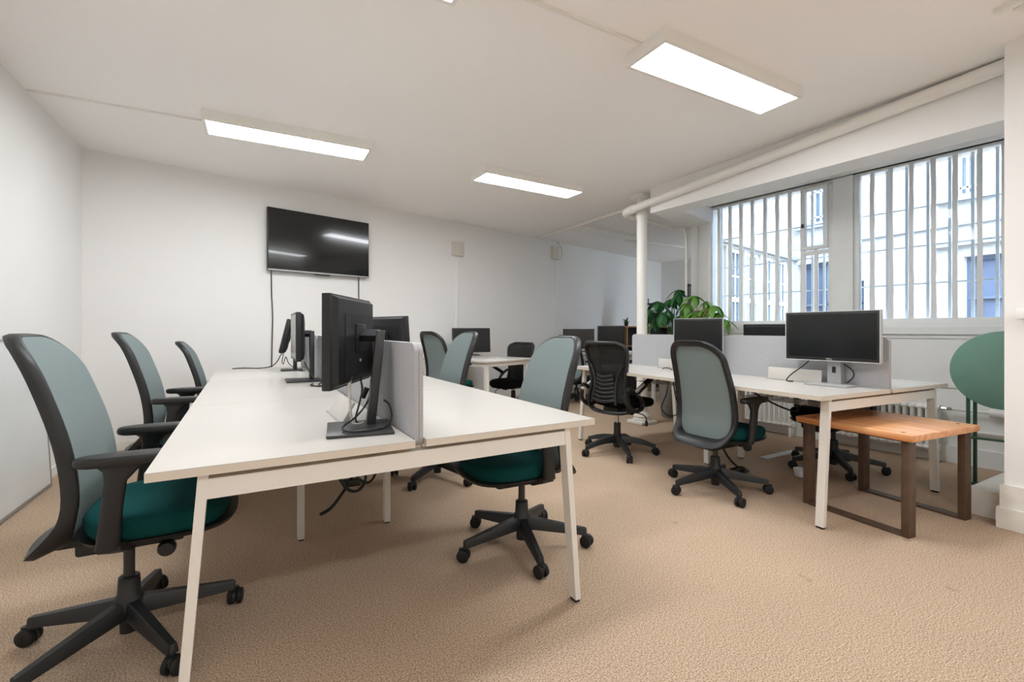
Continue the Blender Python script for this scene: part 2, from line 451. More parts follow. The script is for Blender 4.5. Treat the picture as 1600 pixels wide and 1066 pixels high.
# ------------------------------------------------------------------ window wall (local: y along the wall, x outwards)
def wl(Y): return (Y-WY0)/math.cos(R(WANG))
s_lo, s_1a, s_1b, s_2b = wl(.80), wl(2.32), wl(2.49), wl(3.84)
m = MB()
m.box(0, .25, s_lo, wl(3.98), 0, 1.10, WM)
struct('wall_window', m, WALL, 'white wall below the windows')
m = MB(); m.box(.02, .14, s_lo, wl(3.98), 2.60, 3.2, WM); struct('trim_11', m, OLDWHITE, 'white lintel above the windows')
m = MB(); m.box(-.035, .16, s_lo, wl(3.88), 1.065, 1.125, WM); m.box(-.012, .0, s_lo, wl(3.88), 1.03, 1.065, WM)
struct('trim_12', m, OLDWHITE, 'white window sill')
m = MB(); m.box(-.014, 0, s_lo, wl(3.84), .62, .645, WM); m.box(-.02, 0, s_lo, wl(3.84), 0, .14, WM); struct('baseboard_window', m, OLDWHITE)
m = MB(); m.box(.04, .16, s_1a, s_1b, 1.12, 2.62, WM); struct('trim_13', m, OLDWHITE, 'white post between the two windows')
def make_window(n, s0, s1, z0, z1, munt, label, casement=None):
    m = MB(); t = .045
    m.box(.06, .13, s0, s1, z0-.085, z0, WM, .006); m.box(.06, .13, s0, s1, z1, z1+.05, WM, .006)
    m.box(.06, .13, s0, s0+t, z0, z1, WM, .006); m.box(.06, .13, s1-t, s1, z0, z1, WM, .006)
    w = struct('window_%d' % n, m, OLDWHITE, label, 35)
    edges = [s0+t]+list(munt)+[s1-t]
    rnd = random.Random(n)
    for k, s in enumerate(munt):
        big = casement and abs(s-casement[1]) < 1e-6
        hw = .024 if big else .017
        # hand-painted iron muntins are slightly wavy
        loops = []
        for q in range(13):
            z = z0+(z1-z0)*q/12; e = rnd.uniform(-.0022, .0022); f = hw+rnd.uniform(-.0025, .0025)
            loops.append([(.075, s+e-f, z), (.115, s+e-f*.7, z), (.115, s+e+f*.7, z), (.075, s+e+f, z)])
        zt = 1.0
        mb = MB(); mb.loft(loops, WM); part('muntin', mb, OLDWHITE, w, 30)
    for a, b in zip(edges[:-1], edges[1:]):
        mb = MB(); mb.box(.094, .098, a, b, z0, z1, WM); part('pane', mb, GLASS, w, None)
    if casement:
        a, b, zc = casement
        a += .045
        mb = MB()
        mb.box(.045, .10, a, b, z1-.035, z1, WM, .004); mb.box(.045, .10, a, b, zc, zc+.035, WM, .004)
        mb.box(.045, .10, a, a+.03, zc+.035, z1-.035, WM, .004); mb.box(.045, .10, b-.03, b, zc+.035, z1-.035, WM, .004)
        c = part('casement', mb, OLDWHITE, w, 35)
        mb = MB(); mb.box(.02, .045, b-.025, b-.005, 2.16, 2.20, WM, .003); part('latch', mb, BLACKP, c)
        mb = MB(); mb.box(.075, .115, (a+b)/2-.014, (a+b)/2+.014, z0, zc, WM); part('muntin', mb, OLDWHITE, w, None)
        mb = MB(); mb.box(.07, .12, a, b, zc-.05, zc-.012, WM); part('muntin', mb, OLDWHITE, w, None)
    # outside security bars
    for k in range(len(edges)-1):
        a, b = edges[k], edges[k+1]
        for s in ([(a+b)/2-.012] if not (casement and k == 0) else [a+.09, a+.2]):
            mb = MB(); mb.box(.20, .214, s-.011, s+.011, z0-.1, z1+.1, WM); part('bar', mb, IRON, w, None)
    for zz in (1.52, 1.86, 2.21):
        mb = MB(); mb.box(.216, .226, s0-.05, s1+.05, zz-.006, zz+.006, WM); part('bar', mb, IRON, w, None)
    return w
make_window(1, s_1b, s_2b, 1.205, 2.575, [wl(y) for y in (2.772,2.903,3.032,3.161,3.302,3.435,3.565,3.701)],
            'tall barred window with many narrow panes and a small casement', (s_1b, wl(2.772), 1.93))
make_window(2, s_lo+.02, s_1a, 1.205, 2.585, [wl(y) for y in (1.19,1.32,1.459,1.608,1.745,1.895,2.041,2.18)],
            'tall barred window with narrow panes beside the right wall')

# door in the far wall
m = MB(); dm = Matrix.Translation((XF, YF, 0)) @ Matrix.Rotation(math.atan2(5.0-YF-.1, .55), 4, 'Z')
m.box(.72, 1.62, -.035, -.004, 0, 2.08, dm); d1 = struct('door_1', m, DOORG, 'grey door in the far wall')
q = MB(); q.box(.66, .72, -.05, 0, 0, 2.14, dm); q.box(1.62, 1.68, -.05, 0, 0, 2.14, dm); q.box(.72, 1.62, -.05, 0, 2.08, 2.14, dm); part('door_frame', q, DARKST, d1, None)
q = MB(); q.tube([tuple(dm @ Vector((.80,-.03,1.0))), tuple(dm @ Vector((.80,-.09,1.0))), tuple(dm @ Vector((.92,-.09,1.0)))], .01, 8); part('door_handle', q, ALU, d1)

# ------------------------------------------------------------------ pipes, column, ceiling runs
t = thing('cast_iron_column', 'slim round white column standing behind the right desks', 'column', (4.006, 4.07, 0))
m = MB(); m.lathe([(.064,.10),(.062,.6),(.060,2.40),(.070,2.44),(.070,2.47),(.060,2.50),(.060,2.66)], 28); part('shaft', m, TRIM, t)
m = MB(); m.box(-.125,.125,-.125,.125,0,.035,None,.008); m.lathe([(.105,.03),(.105,.055),(.088,.07),(.10,.085),(.086,.115),(.066,.14)], 24); part('base', m, PLINTH, t)
m = MB(); m.box(-.10,.10,-.10,.10,2.655,2.70,None,.006); part('capital_plate', m, TRIM, t)
t = thing('drain_pipe', 'thick white pipe sloping along the beam below the ceiling', 'pipe', (3.83, .945, 2.6))
o = Vector((3.83, .945, 2.6))
def rel(pts): return [tuple(Vector(p)-o) for p in pts]
m = MB(); m.tube(rel([(3.845,.945,2.652),(3.85,2.4,2.588),(3.86,3.9,2.525),(3.86,4.06,2.516)]), .043, 14); part('run', m, TRIM, t)
m = MB(); m.tube(rel(spline([(3.86,4.05,2.516),(3.87,4.18,2.508),(3.94,4.245,2.495),(4.06,4.26,2.485)],6)), [.05]*3+[.047]*13+[.05]*3, 14); part('elbow', m, TRIM, t)
m = MB(); m.tube(rel([(4.05,4.26,2.485),(4.78,4.35,2.44)]), .028, 12); part('run', m, TRIM, t)
m = MB(); m.tube(rel(spline([(4.76,4.345,2.442),(4.84,4.34,2.425),(4.852,4.22,2.415),(4.855,4.16,2.38),(4.855,4.15,2.2)],6)), .016, 10); m.tube(rel([(4.855,4.15,2.21),(4.855,4.15,0.0)]), .016, 10); part('drop', m, TRIM, t)
def trunk(name, a, b, w, h, label, lift=True):
    d = Vector(b)-Vector(a); L = d.length; M = Matrix.Translation(a) @ d.to_track_quat('X', 'Z').to_matrix().to_4x4()
    mb = MB(); mb.box(0, L, -w/2, w/2, -h, 0, None, .002)
    o = single(name, mb, TRIM, label, 'cable trunking'); o.matrix_world = M
    return o
trunk('cable_trunking', (-1.33,4.255,H), (-.345,4.228,H), .016, .012, 'thin trunking on the ceiling from left wall to far light panel')
trunk('cable_trunking', (.80,1.917,H), (1.88,1.917,H), .018, .014, 'thin trunking on the ceiling joining the two near light panels')
trunk('cable_trunking', (4.285,4.3,H), (4.275,6.79,H), .05, .035, 'white trunking on the ceiling from the column to the back wall')
trunk('cable_trunking', (3.235,.865,H), (3.19,.52,H), .035, .025, 'short trunking on the ceiling at the top right')
trunk('cable_trunking', (3.27,.80,H), (3.44,.72,H), .03, .022, 'small trunking stub on the ceiling beside the top right run')
trunk('cable_trunking', (5.7,6.2,H), (7.2,6.2,H), .05, .03, 'faint trunking on the dim ceiling of the wing')
def walltrunk(X, z0, z1, label):
    a = math.atan(.2615); M = Matrix.Translation((X, bw(X), 0)) @ Matrix.Rotation(a, 4, 'Z')
    mb = MB(); mb.box(-.02, .02, -.016, 0, z0, z1, None, .002)
    o = single('cable_trunking', mb, WALL, label, 'cable trunking'); o.matrix_world = M
walltrunk(2.61, .08, 2.2, 'vertical trunking on the back wall below the square beige box')
walltrunk(4.76, .08, 2.4, 'vertical trunking on the back wall below the looped cable box')
BA = math.degrees(math.atan(.2615))
t = thing('wall_junction_box', 'square beige box high on the back wall near the television', 'junction box', (2.61, bw(2.61), 2.30), BA)
m = MB(); m.box(-.10,.10,-.055,0,-.105,.105,None,.008); part('body', m, BEIGEBOX, t)
m = MB(); m.box(-.06,.085,-.062,-.054,-.07,.09,None,.004); part('cover', m, BEIGEBOX, t)
t = thing('wall_router', 'small white box with looped cable on the back wall by ceiling trunking', 'junction box', (4.72, bw(4.72), 2.50), BA)
m = MB(); m.box(-.09,.07,-.06,0,-.12,.11,None,.012); part('body', m, BEIGEBOX, t)
m = MB(); m.tube(spline([(.02,-.05,.19),(.10,-.05,.14),(.16,-.05,.02),(.12,-.05,-.11),(.0,-.05,-.135)],8), .008, 6); m.tube([(.02,-.05,.19),(.02,-.04,.2)], .012, 6); part('cable_loop', m, CABLEW, t)

# ------------------------------------------------------------------ ceiling panel lights
def panel_light(x0, x1, y0, y1, label, rz=0, lit=True, zb=2.625):
    cx, cy = (x0+x1)/2, (y0+y1)/2; a, b = (x1-x0)/2, (y1-y0)/2
    t = thing('ceiling_panel_light', label, 'ceiling light', (cx, cy, H), rz, 'lit ceiling panels' if lit else None)
    z = zb-H; e = .022
    m = MB()
    m.box(-a-e, a+e, -b-e, -b, z-.002, 0); m.box(-a-e, a+e, b, b+e, z-.002, 0)
    m.box(-a-e, -a, -b, b, z-.002, 0); m.box(a, a+e, -b, b, z-.002, 0); part('housing', m, TRIM, t, None)
    m = MB(); m.box(-a, a, -b, b, z, z+.006); part('diffuser', m, LIT if lit else TRIM, t, None)
    return t
panel_light(1.90, 3.11, 1.76, 2.017, 'largest lit ceiling panel, upper right above the aisle')
panel_light(-.32, .84, 4.023, 4.29, 'lit ceiling panel on the left above the television side')
panel_light(1.95, 3.15, 4.085, 4.35, 'smallest lit ceiling panel, in the middle beyond the others', 3)
panel_light(-.41, .795, 1.765, 2.025, 'lit ceiling panel barely showing its corner at the top edge')
panel_light(-.41, .795, -1.15, -.89, 'lit ceiling panel over the left desks behind the camera')
panel_light(1.60, 2.81, -1.15, -.89, 'lit ceiling panel over the aisle behind the camera')
panel_light(4.31, 5.51, 5.67, 5.93, 'unlit ceiling panel in the dim wing', 11, False, 2.645)

# ------------------------------------------------------------------ television
TVX = .66
t = thing('wall_television', 'large black flat television mounted on the white back wall', 'television', (TVX, bw(TVX), 1.755), BA)
m = MB(); m.box(-.585,.585,-.075,-.035,.0,.69,None,.004); m.box(-.35,.35,-.035,-.006,.1,.5,None,.004); part('housing', m, BLACKP, t)
m = MB(); m.box(-.579,.579,-.0765,-.075,.022,.684); part('screen', m, TVGLASS, t, None)
m = MB(); m.box(-.585,.585,-.0775,-.07,.0,.018,None,.002); part('bottom_bezel', m, GREYST, t)
m = MB(); m.box(-.07,.10,-.07,-.04,-.014,.0,None,.003); part('sensor_bar', m, DARKST, t)
m = MB(); m.box(-.012,.012,-.079,-.077,.006,.013); part('logo', m, SILVER, t, None)
def wallp(X, off, z): 
    a = math.atan(.2615); return (X+math.sin(a)*off, bw(X)-math.cos(a)*off, z)
m = MB(); m.tube(spline([wallp(.146,.03,1.77), wallp(.146,.012,1.72), wallp(.15,.01,1.5), wallp(.16,.01,1.25), wallp(.155,.01,1.0), wallp(.15,.01,.62), wallp(.155,.012,.3)],6), .0055, 6)
single('television_cable', m, CABLE, 'black cable hanging from the left end of the television', 'cable')
m = MB(); m.tube(spline([wallp(1.125,.03,1.77), wallp(1.125,.012,1.70), wallp(1.13,.01,1.3), wallp(1.135,.01,.9), wallp(1.13,.012,.3)],6), .0055, 6)
single('television_cable', m, CABLE, 'black cable hanging from the right end of the television', 'cable')

# ------------------------------------------------------------------ whiteboard leaning on the left wall
t = thing('leaning_whiteboard', 'worn whiteboard leaning against the left wall on the floor', 'whiteboard', (-1.265, 2.6, .012))
lean = Matrix.Rotation(R(-3.2), 4, 'Y')
m = MB(); m.box(-.012,.0,0,1.845,.0,1.03,lean); part('board', m, WBOARD, t, None)
m = MB(); m.box(-.014,.004,0,1.85,-.008,.012,lean); m.box(-.014,.004,0,1.85,1.02,1.035,lean); m.box(-.014,.004,1.838,1.85,.012,1.02,lean); m.box(-.014,.004,-.01,.004,.012,1.02,lean); part('edge_frame', m, ALU, t, None)

# ------------------------------------------------------------------ bench desks
def bench(name, label, loc, rz, n, L, a0, a1, b0, b1, group, leg_list, mid_list):
    """n stations of length L along +y; left tops x a0..a1, right tops x b0..b1"""
    t = thing(name, label, 'desk', loc, rz, group)
    T = .024; z1 = .74; W = b1; tot = n*L
    for (x0, x1) in ((a0,a1),(b0,b1)):
        for k in range(n):
            m = MB(); y0 = k*L+.0012; y1 = (k+1)*L-.0012
            m.box(x0, x1, y0, y1, z1-.0025, z1)
            top = part('tabletop', m, TOPW, t, None)
            m = MB(); m.box(x0, x1, y0, y1, z1-T, z1-.0025); part('edge_band', m, EDGE_W, top, None)
    for yy in (.045, tot-.045):
        m = MB(); m.box(.125, W-.125, yy-.02, yy+.02, .645, .700); part('end_rail', m, STEEL_W, t, None)
        for s in (0, 1):
            xt = .1225 if s == 0 else W-.1225; xb = .067 if s == 0 else W-.067
            w = .0125; h = .0225
            m = MB(); m.hexa([(xb-w,yy-h,.012),(xb+w,yy-h,.012),(xb+w,yy+h,.012),(xb-w,yy+h,.012)], [(xt-w,yy-h,.7155),(xt+w,yy-h,.7155),(xt+w,yy+h,.7155),(xt-w,yy+h,.7155)])
            lg = part('leg', m, STEEL_W, t, None)
            m = MB(); m.box(xb-.010,xb+.010,yy-.018,yy+.018,0,.012); part('foot_pad', m, RUBBER, lg, None)
    for k in range(1, n):
        yy = k*L
        m = MB(); m.box(.25, W-.25, yy-.02, yy+.02, .66, .70); part('cross_rail', m, STEEL_W, t, None)
        for xx in mid_list:
            m = MB(); m.box(xx-.016, xx+.016, yy-.022, yy+.022, .008, .66); lg = part('leg', m, STEEL_W, t, None)
            m = MB(); m.box(xx-.012, xx+.012, yy-.018, yy+.018, 0, .008); part('foot_pad', m, RUBBER, lg, None)
    for xx in (W/2-.24, W/2+.24):
        m = MB(); m.box(xx-.02, xx+.02, .065, tot-.065, .665, .7155); part('long_rail', m, STEEL_W, t, None)
    for k in range(n):                       # wire cable trays under each station
        m = MB()
        y0, y1 = k*L+.25, (k+1)*L-.25
        for xx in (W/2-.10, W/2-.05, W/2, W/2+.05, W/2+.10): m.tube([(xx,y0,.585),(xx,y1,.585)], .003, 5)
        for q in range(7):
            yy = y0+(y1-y0)*q/6
            m.tube([(W/2-.12,yy,.70),(W/2-.12,yy,.60),(W/2-.10,yy,.583),(W/2+.10,yy,.583),(W/2+.12,yy,.60),(W/2+.12,yy,.70)], .003, 5)
        part('cable_tray', m, GREYST, t)
    return t
DL = (-.245, 1.46, 0); DLR = 1.1
deskL = bench('bench_desk', 'long white bench desk in the foreground with three stations per side', DL, DLR, 3, 1.2, 0, .70, .738, 1.452, 'white bench desks', None, (.475, .925))
DRm = (2.674, 1.385, 0); DRR = -2.5
deskR = bench('bench_desk', 'white bench desk beside the windows and the wooden side table', DRm, DRR, 2, 1.2, 0, .70, .73, 1.432, 'white bench desks', None, (.52, .93))
MDL = Tz(*DL, DLR); MDR = Tz(*DRm, DRR)

def divider(M, x, y0, y1, label, rz):
    L = y1-y0; p = M @ Vector((x, y0, .712))
    t = thing('felt_divider', label, 'desk divider', p, rz)
    def rr(d):
        h = .345; r = .035; pts = []
        for (cx, cz, a0) in ((r,r,180),(L-r,r,270),(L-r,h-r,0),(r,h-r,90)):
            for k in range(7):
                a = R(a0+90*k/6); pts.append((d, cx+(r-0)*math.cos(a), cz+r*math.sin(a)))
        return pts
    m = MB(); m.loft([rr(-.0145), rr(-.0005)]); part('felt_face', m, FELT, t, 40)
    m = MB(); m.loft([rr(.0005), rr(.0145)]); part('felt_face', m, FELT, t, 40)
    return t
divider(MDL, .719, .022, 1.19, 'grey felt divider at the near end of the foreground bench', DLR)
divider(MDL, .719, 1.21, 2.39, 'grey felt divider in the middle of the foreground bench', DLR)
divider(MDL, .719, 2.41, 3.58, 'grey felt divider at the far end of the foreground bench', DLR)
divider(MDR, .715, .01, 1.19, 'grey felt divider behind the silver-stand monitor on the window bench', DRR)
divider(MDR, .715, 1.20, 2.32, 'grey felt divider near the white column on the window bench', DRR)

def flap(M, x, y0, y1, label, rz, tilt):
    p = M @ Vector((x, y0, .7415)); L = y1-y0
    t = thing('cable_flap', label, 'cable flap', p, rz)
    T = Matrix.Rotation(R(tilt), 4, 'Y')
    m = MB(); m.box(-.004,.004,0,L,.0,.088,T,.002); part('flap', m, TOPW, t)
    m = MB(); m.box(-.012,.05,-.006,L+.006,-.0005,.004); part('frame', m, GREYST, t, None)
flap(MDR, .625, .36, .74, 'open white cable flap behind the silver-stand monitor', DRR, 4)
flap(MDR, .625, 1.52, 1.86, 'open white cable flap near the black-framed square monitor', DRR, 4)
flap(MDL, .545, .40, .72, 'open white cable flap behind the nearest monitor', DLR, 30)

# ------------------------------------------------------------------ office chairs
def leg_mesh(arch):
    def f():
        m = MB(); loops = []
        N = 9
        for k in range(N):
            t = k/(N-1); r = .025+t*.30
            zt = (.150-.055*t) if not arch else (.155-.062*t**2.2-.004*t)
            hh = .060-.028*t; w = .026-.009*t
            loops.append([(r,-w,zt-hh),(r,w,zt-hh),(r,w*.72,zt-.004),(r,w*.6,zt),(r,-w*.6,zt),(r,-w*.72,zt-.004)])
        m.loft(loops)
        m.lathe([(.013,.052),(.013,.09),(.010,.094)], 12, Matrix.Translation((.318,0,0)))
        return m.mesh('base_leg', BLACKP, 40)
    return cached(('leg', arch), f)
def wheel_mesh():
    def f():
        m = MB(); m.lathe([(.004,-.009),(.024,-.009),(.029,-.006),(.030,.004),(.026,.009),(.012,.010),(.010,.007),(.004,.007)], 20, Matrix.Rotation(R(90),4,'X'))
        return m.mesh('wheel', RUBBER, 40)
    return cached('wheel', f)
def hood_mesh():
    def f():
        m = MB(); loops = []
        for y in (-.006, .006):
            loops.append([(.031*math.cos(a), y, .030+.031*math.sin(a)) for a in [R(200-k*20) for k in range(9)]]+[(.012,y,.02)])
        m.loft(loops)
        m.lathe([(.011,.035),(.011,.062)], 10, Matrix.Translation((.012,0,0)))
        return m.mesh('caster', BLACKP, 40)
    return cached('hood', f)
def star_base(t, yaw, arch, chrome):
    """yaw: of the legs, in the chair's own frame"""
    m = cached(('hub', arch), lambda: MB().lathe([(.020,.030),(.027,.032),(.028,.075),(.040,.085),(.043,.155),(.034,.168),(.031,.225),(.028,.228),(.018,.228)] if not arch else [(.022,.05),(.034,.06),(.042,.10),(.042,.158),(.032,.168),(.030,.27),(.027,.273),(.018,.273)], 24).mesh('hub', BLACKP, 40))
    obj('hub', m, t)
    rnd = random.Random(int(yaw*10)+len(bpy.data.objects))
    for k in range(5):
        a = R(yaw+72*k)
        obj('base_leg', leg_mesh(arch), t, rot=(0,0,a))
        cs = obj('caster', hood_mesh(), t, (.33*math.cos(a), .33*math.sin(a), 0), (0,0,a+rnd.uniform(-1.2,1.2)))
        obj('wheel', wheel_mesh(), cs, (0,.0165,.030)); obj('wheel', wheel_mesh(), cs, (0,-.0165,.030), (0,0,math.pi))
def seat_mb(bot, a=.205, b=.245, cx=.10, zt=.505, th=.088):
    m = MB(); loops = []
    for dz, s in ((-th,.80),(-th+.008,.92),(-th+.032,.99),(-.028,1.0),(-.014,.965),(-.006,.90),(-.001,.70),(.001,.42),(.002,.12)):
        l = superloop(cx, 0, a*s, b*s, zt+dz, 40, 3.0)
        l2 = []
        for (x,y,z) in l:
            f = max(0, (x-cx-.06)/.17); g = max(0, (cx-.12-x)/.12)
            l2.append((x, y, z-.028*f*f+.010*g+.010*(y/b)**2*(1 if dz > -.03 else .3)))
        loops.append(l2)
    m.loft(loops); return m
PROF = [(z, x-.036) for z, x in ((.40,-.105),(.44,-.098),(.513,-.090),(.576,-.082),(.676,-.089),(.783,-.109),(.902,-.143),(.97,-.166),(1.029,-.192),(1.089,-.225))]
HW = [(.40,.208),(.50,.216),(.60,.219),(.75,.215),(.90,.204),(1.0,.196),(1.10,.188)]
ZB, ZT = .425, 1.078
def halfw(z, rt=.125, rb=.10):
    w = interp(HW, z)
    if z > ZT-rt: d = (z-(ZT-rt)); w = w-rt+math.sqrt(max(0, rt*rt-d*d))
    if z < ZB+rb: d = ((ZB+rb)-z); w = w-rb+math.sqrt(max(0, rb*rb-d*d))
    return w
def px(y, z): return interp(PROF, z)+.038*(y/.21)**2
ZR = [ZB+(ZT-ZB)*(.5-.5*math.cos(math.pi*k/30)) for k in range(31)]
def panel_mesh():
    m = MB(); nS = 13; V = []
    for side in (0, 1):
        for z in ZR:
            w = halfw(z)
            for j in range(nS):
                s = -1+2*j/(nS-1); y = s*w
                bul = .008*(1-s*s)
                V.append((px(y,z)+(bul if side == 0 else -.018), y, z))
    F = []; K = len(ZR); o = K*nS
    for i in range(K-1):
        for j in range(nS-1):
            a = i*nS+j; F.append((a, a+1, a+nS+1, a+nS)); F.append((o+a, o+a+nS, o+a+nS+1, o+a+1))
    for i in range(K-1):
        for j in (0, nS-1):
            a = i*nS+j; F.append((a, a+nS, o+a+nS, o+a))
    for j in range(nS-1):
        for i in (0, K-1):
            a = i*nS+j; F.append((a, a+1, o+a+1, o+a))
    m.add(V, F); return m.mesh('back_panel', BACKT, 50)
def rim_mesh():
    pts = []
    for z in ZR: pts.append((halfw(z), z))
    top = [(halfw(ZT)*(1-2*k/8), ZT) for k in range(1, 8)]
    left = [(-halfw(z), z) for z in reversed(ZR)]
    bot = [(-halfw(ZB)*(1-2*k/8), ZB) for k in range(1, 8)]
    loop = pts+top+left+bot; n = len(loop); loops = [[] for _ in range(7)]
    for i in range(n):
        y, z = loop[i]; a = loop[i-1]; b = loop[(i+1) % n]
        ty, tz = b[0]-a[0], b[1]-a[1]; l = math.hypot(ty, tz) or 1
        ny, nz = tz/l, -ty/l
        bb = (1-sm(ZB+.0, ZB+.11, z))*max(0.0, -nz)**.6; tp = sm(ZT-.1, ZT, z)
        x = px(y, z)
        def P(out, dx): return (x+dx, y+ny*out, z+nz*out*(1 if nz > 0 else 1))
        rails = [P(-.006,-.004), P(.002,-.001), P(.008,-.006), P(.011+.030*bb, -.032-.053*bb), P(.006+.032*bb, -.044-.066*bb), P(-.014+.030*bb, -.042-.060*bb), P(-.030+.014*bb, -.024-.004*bb)]
        for k, p in enumerate(rails): loops[k].append(p)
    m = MB(); m.loft(loops, closed=True); return m.mesh('back_frame', BLACKP, 60)
def lino(label, loc, rz, dz=0.0, base=0, seatmat=TEAL, group=None, arm_dz=0.0):
    t = thing('office_chair', label, 'chair', (loc[0], loc[1], 0), rz, group or 'grey-green high-back office chairs')
    star_base(t, base-rz, False, False)
    up = (0, 0, dz)
    obj('lift_piston', cached(('piston', round(dz,3)), lambda: MB().lathe([(.017,.20),(.017,.36+dz)], 16).mesh('lift_piston', DARKST, 40)), t)
    def mech():
        m = MB(); m.box(-.13,.17,-.075,.075,.345,.400,None,.012); m.box(-.17,.02,-.11,.11,.392,.425,None,.010); return m.mesh('tilt_mechanism', BLACKP, 40)
    tm = obj('tilt_mechanism', cached('mech', mech), t, up)
    obj('tension_knob', cached('knob', lambda: MB().lathe([(.004,-.02),(.024,-.018),(.027,-.006),(.027,.008),(.02,.018),(.004,.02)], 18, Matrix.Translation((.13,-.155,.36)) @ Matrix.Rotation(R(90),4,'X')).tube([(.11,-.06,.37),(.13,-.14,.362)], .009, 8).mesh('tension_knob', BLACKP, 40)), tm)
    def pan():
        m = MB(); m.loft([superloop(.11,0,.17,.18,.395,36), superloop(.11,0,.215,.225,.412,36), superloop(.11,0,.225,.235,.428,36)]); return m.mesh('seat_pan', BLACKP, 40)
    obj('seat_pan', cached('pan', pan), t, up)
    obj('seat', cached(('seat', seatmat.name), lambda: seat_mb(0).mesh('seat', seatmat, 60)), t, up)
    obj('back_panel', cached('panel', panel_mesh), t, up)
    obj('back_frame', cached('rim', rim_mesh), t, up)
    for s in (-1, 1):
        def post():
            m = MB(); loops = []
            for (x, y, z, a, b) in ((-.005,.262,.430,.030,.016),(.0,.266,.455,.030,.017),(.008,.270,.55,.028,.017),(.018,.270,.635,.028,.017),(.030,.262,.668,.045,.022),(.040,.255,.686,.075,.030)):
                loops.append([(p[0], s*(y)+(p[1]), z) for p in superloop(x,0,a,b,z,14,3.4)])
            m.loft(loops)
            loops = []
            for (x, y, z) in ((.03,.10,.402),(.02,.2,.402),(.0,.262,.430)):
                loops.append([(x-.028,s*y,z-.014),(x+.028,s*y,z-.014),(x+.028,s*y,z+.014),(x-.028,s*y,z+.014)])
            m.loft(loops); return m.mesh('armrest', BLACKP, 45)
        ar = obj('armrest', cached(('post', s), post), t, (0,0,dz))
        def pad():
            m = MB(); L = []
            for z, f in ((.684,.90),(.688,.97),(.698,1.0),(.708,.985),(.714,.93),(.7155,.8)):
                L.append(superloop(.045, s*.255, .132*f if f < 1 else .132, .043*f, z, 28, 2.7))
            m.loft(L); return m.mesh('arm_pad', BLACKP, 50)
        obj('arm_pad', cached(('pad', s), pad), ar)
    return t
lino('nearest grey-green chair with teal seat at the left of the foreground bench', (-.395, 2.107), 0, 0, 12)
lino('middle grey-green chair of the three left of the foreground bench', (-.43, 3.50), 0, 0, 40)
lino('farthest grey-green chair of the three left of the foreground bench', (-.31, 4.92), 0, -.085, 22)
lino('grey-green chair with teal seat under the right side of the foreground bench', (1.194, 2.06), 178, -.02, 39)
lino('grey-green chair in the middle of the right side of the foreground bench', (1.195, 3.324), 180, 0, 3)
lino('grey-green chair facing away beside the far meeting desk', (1.98, 5.225), 18, 0, 20)
lino('grey-green chair seen from behind in the aisle at the window bench', (2.786, 2.134), 2, -.055, 27)
lino('dark chair mostly hidden behind the wooden side table under window bench', (4.03, 2.00), 186, -.03, 9, BLKFAB)
lino('teal-seated chair far away behind the black mesh chair', (4.25, 5.68), 12, -.06, 50)

